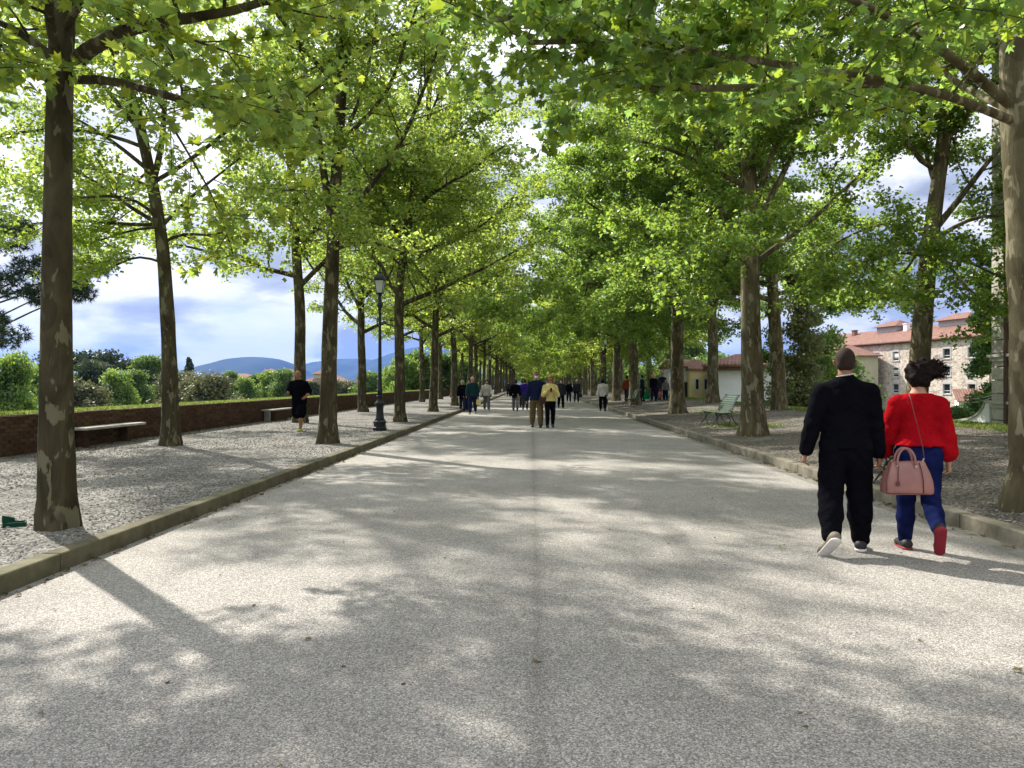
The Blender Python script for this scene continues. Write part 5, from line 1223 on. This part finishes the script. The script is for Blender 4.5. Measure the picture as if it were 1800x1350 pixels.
    if bt:
        B = [C(T(0, -.008, .90), T(0, -.005, 1.03), .150 * W + bt.get('hips', 0), .140 * W + b, .03, (Y, 1.38))]; ll = bt.get('length', 1.0); lo2 = bt.get('loose', .012)
        for i, s in ((0, -1), (1, 1)):
            hp, kn, an = g(('hip', i)), g(('kn', i)), g(('an', i)); lw = out.get('leg', 1.0)
            e = an + (kn - an) * .06 if ll >= 1 else (kn + (hp - kn) * max(0, .5 - ll) * 2 * .5)
            B += [C(hp + v3(0, -.022, .02) * S, hp * .35 + kn * .65, .102 * lw + bt.get('hips', 0) * .5, .074 * lw + lo2 * .7, .015), C(hp * .35 + kn * .65, kn, .074 * lw + lo2 * .7, .062 * lw + lo2, .02)]
            if ll >= 1: B += [C(kn, kn * .55 + an * .45, .062 * lw + lo2, .060 * lw + lo2, .02), C(kn * .55 + an * .45, e, .060 * lw + lo2, .044 * lw + lo2 * bt.get('ankle', 1.0), .02)]
            else: B += [C(kn * .6 + hp * .4, kn + (hp - kn) * .1, .095 * lw + lo2, .098 * lw + lo2, .02)]
        link(bt['name'], field_mesh(bt['name'], B, h, bt['mat'], [((0, 0, 1), T(0, 0, min(1.06, hem + .085))[2])], bt.get('folds', .004), mn, seed + 3), r)
    # shoes
    hs = min(h, .014)
    for i in (0, 1):
        he, to, an, fu, fd = g(('heel', i)), g(('toe', i)), g(('an', i)), J['fu', i], J['fd', i]
        sp = [C(he + fu * .012, to + fu * .008, .043, .037, .02, (tuple(fu), 1.15)), C(he + fu * .02, he * .4 + an * .6, .040, .047, .03), C(to - fd * .03 + fu * .006, to + fd * .012, .042, .030, .02, (tuple(fu), 1.25))]
        o = link('shoe', field_mesh('shoe', sp, hs, out['shoe'][i] if isinstance(out['shoe'], (list, tuple)) else out['shoe'], [(tuple(-fu), -(he @ fu) + .024 * S)], 0, .003), r)
        sq = [C(he - fu * .028, to - fu * .030, .048, .041, .02, (tuple(fu), 3.0)), C(he - fu * .018, to - fu * .024, .047, .041, .02, (tuple(fu), 3.0))]
        link('sole', field_mesh('sole', sq, hs * .9, out.get('sole', M_sole), [], 0, .002), o)
    # hair
    hr = out.get('hair')
    if hr:
        st = hr['style']; hi_ = max(.006, h * .4)
        if st == 'short': me = field_mesh('hair', [E(HD(0, -.014, .032), (.083, .103, .102)), C(HD(-.03, -.062, -.03), HD(.03, -.062, -.03), .040, .040, .03)], h * .9, hr['mat'], [((HD(0, 1, -.55) - HD(0, 0, 0)) / S, (HD(0, .055, .04) @ (HD(0, 1, -.55) - HD(0, 0, 0))) / S), ((0, 0, -1), -HD(0, 0, -.078)[2]), ((HD(0, 1, -1.1) - HD(0, 0, 0)) / S, (HD(0, -.015, -.055) @ (HD(0, 1, -1.1) - HD(0, 0, 0))) / S)], .001, hi_ * (.1 if h < .01 else 1))
        elif st == 'long': me = field_mesh('hair', [E(HD(0, -.014, .035), (.088, .104, .100)), C(HD(-.06, -.04, 0), HD(-.075, -.02, -.16), .045, .035, .04), C(HD(.06, -.04, 0), HD(.075, -.02, -.16), .045, .035, .04), C(HD(0, -.07, 0), HD(0, -.075, -.17), .07, .055, .05)], h * .9, hr['mat'], [((HD(0, 1, -.1) - HD(0, 0, 0)) / S, (HD(0, .05, 0) @ (HD(0, 1, -.1) - HD(0, 0, 0))) / S)], .004, hi_)
        elif st == 'bob': me = field_mesh('hair', [E(HD(0, -.014, .035), (.086, .104, .100)), C(HD(-.055, -.04, 0), HD(-.06, -.03, -.06), .042, .035, .04), C(HD(.055, -.04, 0), HD(.06, -.03, -.06), .042, .035, .04), C(HD(0, -.06, 0), HD(0, -.06, -.06), .06, .055, .05)], h * .9, hr['mat'], [((HD(0, 1, -.2) - HD(0, 0, 0)) / S, (HD(0, .055, .02) @ (HD(0, 1, -.2) - HD(0, 0, 0))) / S)], .004, hi_)
        elif st == 'hat': me = field_mesh('hat', [E(HD(0, -.01, .075), (.088, .104, .070)), C(HD(0, -.06, .06), HD(0, .13, .055), .085, .075, .02, (Z3, 7.0))], h * .8, hr['mat'], [], 0, .004)
        link('hat' if st == 'hat' else 'hair', me, r)
    if out.get('mask'): link('face_mask', field_mesh('face_mask', [E(HD(0, .032, -.045), (.060, .066, .052)), C(HD(0, .10, -.02), HD(0, .105, -.04), .014, .014, .02)], min(h, .01), out['mask'], [((HD(0, -1, 0) - HD(0, 0, 0)) / S, HD(0, .03, 0) @ (HD(0, -1, 0) - HD(0, 0, 0)) / S)], 0, .006), r)
    if out.get('glasses'):
        m = MB()
        for s in (-1, 1): m.lathe([(.024, -.004), (.024, .004)], 10)
        gl = MB(); 
        for s in (-1, 1): gl.tube([HD(s * .031, .088, .018), HD(s * .031, .100, .018)], .022 * S, 10)
        gl.tube([HD(-.03, .098, .022), HD(.03, .098, .022)], .004, 5); gl.build('sunglasses', M_eye, r)
    elif out.get('eyes'):
        for s in (-1, 1): MB().tube([HD(s * .030, .078, .016), HD(s * .030, .088, .016)], .009 * S, 8).build('eye', M_eye, r)
    return r, g, T, HD
Z3 = (0, 0, 1)
M_sole = mat_plain('white_sole', (.60, .58, .55), .7)
M_solered = mat_plain('red_sole', (.26, .015, .028), .6)
F_black = mat_fabric('black_knit', (.0045, .0045, .007), fold=.6); F_navy = mat_fabric('navy_cloth', (.012, .018, .05)); F_red = mat_fabric('red_knit', (.34, .005, .010), fold=.5); F_jean = mat_fabric('blue_denim', (.008, .013, .062), var=.5); F_olive = mat_fabric('olive_cotton', (.13, .095, .045))
F_yellow = mat_fabric('yellow_knit', (.62, .52, .20)); F_teal = mat_fabric('dark_teal', (.012, .04, .045)); F_white = mat_fabric('offwhite_cloth', (.50, .48, .43)); F_purple = mat_fabric('purple_nylon', (.03, .018, .20)); F_grey = mat_fabric('grey_cloth', (.16, .15, .16)); F_rust = mat_fabric('rust_cloth', (.22, .045, .02))
F_dgrey = mat_fabric('charcoal_cloth', (.035, .035, .042)); F_shoe = mat_plain('black_shoe', (.02, .02, .022), .6); F_shoet = mat_plain('tan_grey_shoe', (.20, .17, .12), .7); F_lime = mat_plain('lime_shoe', (.42, .50, .08), .6)
M_mask = mat_plain('pale_blue_mask', (.55, .70, .78), .8, 0, .2, .05); M_hairb = mat_plain('brown_hair', (.035, .018, .012), .6, 0, .3, .4, 60, .5); M_hairk = mat_plain('black_hair', (.012, .008, .007), .85, 0, .1, .4, 60, .5); M_haira = mat_plain('auburn_hair', (.22, .085, .03), .55, 0, .3, .35, 60, .5)
M_hairbl = mat_plain('blonde_hair', (.45, .30, .14), .55, 0, .3, .3, 60, .5); M_hairg = mat_plain('grey_hair', (.42, .40, .38), .6, 0, .3, .2, 60, .4); M_hatm = mat_plain('brown_felt', (.16, .085, .06), .9, 0, .1, .2)
M_cropped = mat_plain('cropped_hair', (.030, .018, .014), .8, 0, .2, .3, 90, .4)
def G(px, D, z=0): return ((px - VPX) / FPX * D, D, z)

# the walking man, back view
J = skeleton(1.72, hip=(-4, 7), knee=(34, 3), foot=(40, 0), splay=(4, 3), twist=(-34, 8), arm=((-6, 15), (0, 8)), elb=(10, 6), lean=1, head=(6, 0), wide=1.12)
pm, gm_, Tm, HDm = person('man with cropped hair in black sweater and baggy black joggers, on the right', (2.72, 6.56, .0), R(-16), J,
    dict(skin=M_skin2, arm=1.15, leg=1.12, belly=.012, curl=34, top=dict(name='sweater', mat=F_black, loose=.016, hem=.90, folds=.006, cuff=.006, flare=.02, neck=1.545), bottom=dict(name='joggers', mat=F_black, loose=.022, folds=.007, ankle=.6),
         shoe=[F_shoet, F_shoe], hair=dict(style='short', mat=M_cropped)), h=.0085, seed=2)
# pale shirt collar showing above the sweater
c0 = Tm(0, -.012, 1.538); m = MB(); m.tube([c0 + v3(.073 * math.cos(t), .068 * math.sin(t), .004 + .014 * math.sin(t - 1.57) * -1) for t in np.linspace(0, 2 * math.pi, 25)], .007, 6, cap=False); m.build('shirt_collar', F_white, pm, smooth=True)
# woman in red, back view
J = skeleton(1.60, hip=(8, -10), knee=(2, 48), foot=(0, 62), splay=(1, 1), twist=(-12, 4), arm=((4, 15), (-8, 10)), elb=(4, 16), lean=3, head=(-28, 4), wide=1.02)
pw, gw, Tw, HDw = person('woman with curly dark hair in red sweater and blue jeans beside the man in black', (3.37, 6.60, .0), R(-18), J,
    dict(skin=M_skin, female=True, arm=1.05, leg=1.03, belly=.020, curl=34, top=dict(name='sweater', mat=F_red, loose=.014, sleeve=.84, hem=1.00, folds=.007, cuff=.012, flare=.06, neck=1.500), bottom=dict(name='jeans', mat=F_jean, loose=.004, folds=.005, hips=.010, ankle=.2),
         shoe=F_shoe, sole=M_solered, hair=None), h=.0085, seed=5)
rh = np.random.RandomState(9); prm = [dict(e=HDw(0, -.02, .02), r=(.100, .108, .110), k=.02), dict(e=HDw(.075, -.05, .07), r=(.085, .07, .07), k=.03), dict(e=HDw(0, -.05, -.05), r=(.075, .06, .05), k=.03)]
for i in range(210):
    a = rh.randn(3); a /= np.linalg.norm(a); c = HDw(.0, -.045, .070) if i % 5 < 2 else (HDw(.07, -.055, .070) if i % 5 < 4 else HDw(-.02, -.05, .0))
    q = c + a * v3(.100, .080, .088) * rh.uniform(.7, 1.15); rr = rh.uniform(.009, .022); prm.append(dict(e=q, r=(rr, rr, rr), k=.022))
link('hair', field_mesh('hair', prm, .008, M_hairk, [((0, 1, 0), HDw(0, .09, 0)[1])], .003, 0), pw)
m = MB()
for i in range(420):                                  # wisps blown to the right
    rnd = i % 3 > 0; a = rh.uniform(0, 6.28) if rnd else rh.uniform(-1.2, 1.5); cx = (.0 if i % 2 else .11) if rnd else .12; p0 = HDw(cx + .085 * math.cos(a) * rh.uniform(.7, 1), -.08 + rh.uniform(-.05, .05), .065 + .085 * math.sin(a) * rh.uniform(.7, 1)); d = v3(math.cos(a), rh.uniform(-.6, .2), math.sin(a) * .8) * rh.uniform(.015, .038 if rnd else .08)
    t = np.linspace(0, 1, 7); w = np.stack([p0 + d * u + v3(math.sin(u * 9 + i) * .008, 0, math.cos(u * 8 + i) * .010) for u in t]); m.tube(w, np.linspace(.0032, .001, 7), 3, cap=False)
m.build('hair_wisps', M_hairk, pw)

# handbag hanging behind her left hip on a long strap
def handbag():
    M_lea = mat_plain('dusty_pink_leather', (.30, .135, .115), .42, 0, .45, .14, 7, .15); M_lead = mat_plain('pink_leather_edge', (.11, .035, .035), .45, 0, .4, .1); M_gold = mat_plain('pale_metal', (.7, .62, .5), .25, .9, .5, .05)
    p = P(1594, 868, 6.28); r = empty('handbag', tuple(p), R(-6), label='dusty pink leather handbag hanging behind the woman in red', cat='handbag')
    prof = [(.188, .06), (.200, .005), (.190, .12), (.165, .20), (.135, .270), (.125, .280)]
    def ring(z, w, d, n=6):
        pts = []; rr = min(w, d) * .45
        for cx, cy, a0 in ((w - rr, d - rr, 0), (-w + rr, d - rr, 90), (-w + rr, -d + rr, 180), (w - rr, -d + rr, 270)):
            for q in range(n): a = R(a0 + 90 * q / (n - 1)); pts.append((cx + rr * math.cos(a), cy + rr * math.sin(a), z))
        return pts
    L = [(0, .150, .05), (.006, .182, .074), (.02, .194, .080), (.06, .197, .080), (.12, .190, .074), (.18, .172, .062), (.235, .148, .045), (.262, .138, .032), (.272, .132, .022)]
    V = []; F = []
    for z, w, d in L: V += ring(z, w, d)
    n = 24; rs_ = np.random.RandomState(1)
    V = np.array(V); V[:, 1] += .004 * np.sin(V[:, 0] * 30 + V[:, 2] * 18); V[:, 2] += .006 * np.sin(V[:, 0] * 14 + 1)
    F = [(j * n + i, j * n + (i + 1) % n, (j + 1) * n + (i + 1) % n, (j + 1) * n + i) for j in range(len(L) - 1) for i in range(n)] + [tuple(range(n))[::-1], tuple(range((len(L) - 1) * n, len(L) * n))]
    MB().add(V, F).build('bag_body', M_lea, r, smooth=True)
    m = MB(); m.tube([(-.19, -.079, .03), (-.19, -.072, .12), (-.165, -.058, .20), (-.137, -.03, .262)], .0045, 6); m.tube([(.10, -.086, .02), (.10, -.082, .12), (.092, -.066, .20), (.085, -.036, .262)], .004, 6); m.tube([(-.19, -.07, .014), (-.1, -.082, .012), (.1, -.083, .012), (.19, -.07, .014)], .004, 6); m.build('piping', M_lead, r, smooth=True)
    for y in (-.05, .03):
        t = np.linspace(0, math.pi, 15); MB().tube([(-.02 + .072 * math.cos(a), y * (1 - .25 * math.sin(a)), .235 + .145 * math.sin(a) ** .8) for a in t], .0095, 8).build('handle', M_lea, r, smooth=True)
    for x in (-.092, .052): MB().tube([(x, -.052, .232), (x, -.060, .232)], .011, 10).build('rivet', M_gold, r)
    m = MB(); m.tube([(-.088, -.064, .238), (-.095, -.075, .17), (-.10, -.086, .11)], .004, 5); m.box(-.118, -.088, -.098, -.088, .075, .112, bev=.004); m.build('charm', M_lead, r)
    ax = MB(); ax.tube([(.115, -.02, .262), (.125, -.03, .300)], .006, 6); ax.build('clasp', M_gold, r)
    rm = Matrix.Rotation(R(-6), 4, 'Z'); inv = (Matrix.Translation(p) @ rm).inverted()
    wp = [p + rm @ Vector((.125, -.03, .30)), P(1622, 785, 6.33), P(1612, 745, 6.34), P(1603, 710, 6.36), P(1598, 690, 6.40), Vector((3.255, 6.50, 1.352)), Vector((3.27, 6.58, 1.30))]
    MB().tube([inv @ w for w in wp], .0036, 6).build('shoulder_strap', M_lead, r, smooth=True)
handbag()

# ---- the other walkers
def bag(name, label, p, w, h_, d, mat, rz=0, handles=True, strap=None):
    r = empty(name, p, rz, label=label, cat='bag'); m = MB()
    V = [(-w / 2, -d / 2, 0), (w / 2, -d / 2, 0), (w / 2, d / 2, 0), (-w / 2, d / 2, 0), (-w * .56, -d * .6, h_ * .5), (w * .56, -d * .6, h_ * .5), (w * .56, d * .6, h_ * .5), (-w * .56, d * .6, h_ * .5), (-w * .42, -d * .2, h_), (w * .42, -d * .2, h_), (w * .42, d * .2, h_), (-w * .42, d * .2, h_)]
    m.add(V, [(3, 2, 1, 0), (8, 9, 10, 11)] + [(q * 4 + a, q * 4 + (a + 1) % 4, q * 4 + 4 + (a + 1) % 4, q * 4 + 4 + a) for q in (0, 1) for a in range(4)]); m.build('bag_body', mat, r)
    if handles:
        for s in (-1, 1): t = np.linspace(0, math.pi, 9); MB().tube([(w * .22 * math.cos(a), s * d * .15, h_ * .97 + h_ * .45 * math.sin(a)) for a in t], .010, 6).build('handle', mat, r)
    return r
# couple in the middle, facing the camera
J = skeleton(1.80, hip=(9, -9), knee=(4, 14), foot=(-4, 22), splay=(3, 3), arm=((6, 8), (-6, 12)), elb=(30, 8), lean=0, wide=1.14)
person('man in navy jacket, brown hat and pale face mask walking towards the camera, centre', G(943, 25.2), R(180), J, dict(skin=M_skin, arm=1.1, top=dict(name='jacket', mat=F_navy, loose=.022, hem=.86, flare=.03, cuff=.004), bottom=dict(name='trousers', mat=F_olive, loose=.022, ankle=.8), shoe=F_shoe, sole=F_shoe, hair=dict(style='hat', mat=M_hatm), mask=M_mask, eyes=True), h=.0125, seed=11)
J = skeleton(1.66, hip=(-8, 9), knee=(16, 4), foot=(24, -4), splay=(2, 1), arm=((14, 14), (18, 12)), elb=(118, 112), elbdir=((.45, .9, .2), (-.45, .9, .2)), lean=0, head=(10, 22), wide=1.04)
yw, gy, Ty, HDy = person('woman with auburn hair in pale yellow sweater looking down at her phone, centre', G(967, 25.0), R(184), J, dict(skin=M_skin, female=True, top=dict(name='sweater', mat=F_yellow, loose=.022, hem=.90, flare=.03), bottom=dict(name='leggings', mat=F_black, loose=.002, ankle=.2, hips=.012), shoe=F_shoe, sole=F_shoe, hair=dict(style='long', mat=M_haira), glasses=True), h=.0125, seed=12)
h0 = (gy(('wr', 0)) + gy(('wr', 1))) / 2 + v3(0, .06, .05); hw = Matrix.Rotation(R(184), 4, 'Z') @ Vector(h0) + Vector(G(967, 25.0))
r = empty('phone', tuple(hw), R(184), label='small dark phone held up by the woman in yellow', cat='phone'); MB().box(-.037, .037, -.005, .005, -.07, .07, bev=.004).build('phone_case', F_shoe, r).rotation_euler = (R(-30), 0, 0); 
MB().box(-.032, .032, -.009, -.0055, -.062, .062).build('screen', M_dark, r).rotation_euler = (R(-30), 0, 0)
bag('shoulder_bag', 'brown leather shoulder bag between the couple in the centre', G(955.5, 24.95, .80), .26, .30, .11, mat_plain('brown_leather', (.05, .02, .012), .5), R(10))
# jogger
J = skeleton(1.70, hip=(20, -12), knee=(12, 42), foot=(0, 40), splay=(1, 1), arm=((-24, 14), (16, 14)), elb=(88, 84), lean=6, head=(0, 4), wide=1.12)
person('bald jogger in black t-shirt and shorts running towards the camera on the left gravel', G(526, 21.2, .13), R(176), J, dict(skin=M_skin2, arm=1.12, leg=1.06, belly=.02, top=dict(name='t_shirt', mat=F_black, sleeve=.42, loose=.022, hem=.86, flare=.03), bottom=dict(name='shorts', mat=F_black, loose=.03, length=.45), shoe=F_lime, sole=M_sole, hair=None, eyes=True), h=.0125, seed=13)
WALK = skeleton
def W_(label, px, D, H, rz, out, z=0, hip=(10, -12), knee=(4, 16), arm=((-10, 9), (10, 9)), elb=(12, 14), seed=0, wide=1.06, h=.021, group='people strolling along the avenue', head=(0, 0)):
    J = skeleton(H, hip=hip, knee=knee, foot=(0 if knee[0] < 10 else 22, 0 if knee[1] < 10 else 22), arm=arm, elb=elb, wide=wide, head=head)
    return person(label, G(px, D, z), R(rz), J, out, h, seed, group)
def O(top, bot, shoe=None, hair=None, hm=None, hem=.86, name='jacket', skin=None, **kw):
    return dict(skin=skin or M_skin, top=dict(name=name, mat=top, loose=.024, hem=hem, flare=.03), bottom=dict(name='trousers', mat=bot, loose=.014, ankle=.6), shoe=shoe or F_shoe, sole=F_shoe, hair=dict(style=hair, mat=hm) if hair else None, **kw)
W_('woman in long black coat with light hair walking beside the left kerb', 813, 40, 1.62, 180, O(F_black, F_dgrey, hair='bob', hm=M_hairg, hem=.70, name='coat', female=True), seed=21)
W_('man in dark teal sweater and navy trousers walking beside the left kerb', 830.5, 36.6, 1.76, 180, O(F_teal, F_navy, hair='short', hm=M_hairg, name='sweater', shoe=F_shoet), seed=22, hip=(-12, 11), knee=(18, 4), wide=1.14)
bag('carrier_bag', 'small yellow bag carried by the man in dark teal', G(841, 36.4, .46), .20, .24, .10, F_yellow)
W_('person in dark clothes half hidden behind the man in teal', 824, 39.5, 1.66, 180, O(F_black, F_navy, hair='short', hm=M_hairk), seed=23)
W_('woman in pale open jacket with bag straps walking towards the camera by the left kerb', 855.5, 40.6, 1.64, 184, O(F_white, F_grey, hair='short', hm=M_hairk, shoe=F_white, female=True), seed=24, arm=((8, 14), (-8, 18)), elb=(50, 20))
W_('woman in black coat seen from behind, left of the couple', 906, 41, 1.66, 0, O(F_black, F_grey, hair='bob', hm=M_hairb, hem=.74, name='coat', female=True), seed=25)
W_('person in purple jacket seen from behind, left of the couple', 923, 42.4, 1.66, 0, O(F_purple, F_dgrey, hair='short', hm=M_hairb), seed=26, hip=(-8, 10), knee=(14, 4))
W_('person in rust red jacket mostly hidden behind the purple jacket', 918, 47, 1.66, 0, O(F_rust, F_dgrey, hair='short', hm=M_hairb), seed=27)
W_('tiny far person in dark clothes by the left kerb', 893.5, 88, 1.7, 180, O(F_dgrey, F_black, hair='short', hm=M_hairk), seed=28)
W_('person with grey mask and dark coat walking towards the camera right of the couple', 986, 45.5, 1.74, 182, O(F_dgrey, F_black, hair='short', hm=M_hairk, mask=M_mask, hem=.78), seed=29, hip=(16, -14), knee=(6, 24))
W_('slim person in black jacket further off, right of the masked walker', 1000, 62, 1.68, 180, O(F_black, F_navy, hair='short', hm=M_hairb), seed=30)
W_('man in dark jacket and blue trousers with a carrier bag, right of centre', 1013.5, 60, 1.74, 182, O(F_dgrey, F_navy, hair='short', hm=M_hairg), seed=31, wide=1.14)
bag('carrier_bag', 'dark carrier bag with white top held by the man right of centre', G(1020, 59.8, .40), .28, .32, .12, F_dgrey)
W_('person in off white jacket and black trousers walking away beside the right kerb', 1059.5, 40.4, 1.66, -2, O(F_white, F_black, hair='bob', hm=M_hairk, hem=.80, female=True), seed=32, hip=(6, -8), knee=(3, 14), wide=1.12)
zg = .38
W_('person in plaid rust red shirt behind the big right trunk', 1102, 50, 1.68, -30, O(F_rust, F_dgrey, hair='short', hm=M_hairk), z=.28, seed=33, group='people standing on the right walk')
W_('person in navy jacket with blue jeans standing on the right walk', 1129, 49.5, 1.66, 60, O(F_navy, F_dgrey, hair='short', hm=M_hairk), z=.34, seed=34, hip=(3, -3), knee=(2, 5), group='people standing on the right walk')
bag('carrier_bag', 'bright green carrier bag hanging beside the person in navy', G(1137, 49.3, .45), .34, .42, .14, mat_fabric('green_bag', (.01, .30, .13)))
W_('blonde woman in black top in the group on the right walk', 1149, 49, 1.70, 20, O(F_black, F_navy, hair='long', hm=M_hairbl, female=True), z=zg, seed=35, hip=(4, -4), knee=(2, 6), group='people standing on the right walk')
W_('person in black shirt facing the blonde woman', 1156, 50.2, 1.60, 150, O(F_dgrey, F_dgrey, hair='short', hm=M_hairb), z=zg, seed=36, hip=(3, -3), knee=(2, 5), group='people standing on the right walk')
W_('tall person in dark navy, tallest of the group on the right walk', 1164, 50.5, 1.80, 170, O(F_navy, F_navy, hair='short', hm=M_hairk), z=zg, seed=37, hip=(3, -3), knee=(2, 5), group='people standing on the right walk')
W_('child in grey jacket at the right of the standing group', 1170, 49, 1.36, 170, O(F_grey, F_navy, hair='short', hm=M_hairk), z=zg, seed=38, hip=(3, -3), knee=(2, 5), group='people standing on the right walk')
bag('carrier_bag', 'small pink bag between the people standing on the right walk', G(1160, 48.8, .55), .22, .42, .14, mat_fabric('pink_bag', (.36, .12, .11)))
W_('person in reddish brown coat peeping out behind the third right kerb trunk', 1194, 50, 1.66, -10, O(F_rust, F_dgrey, hair='short', hm=M_hairk, hem=.66, name='coat'), z=.40, seed=39, hip=(3, -3), knee=(2, 5), group='people standing on the right walk')
#@@PART6
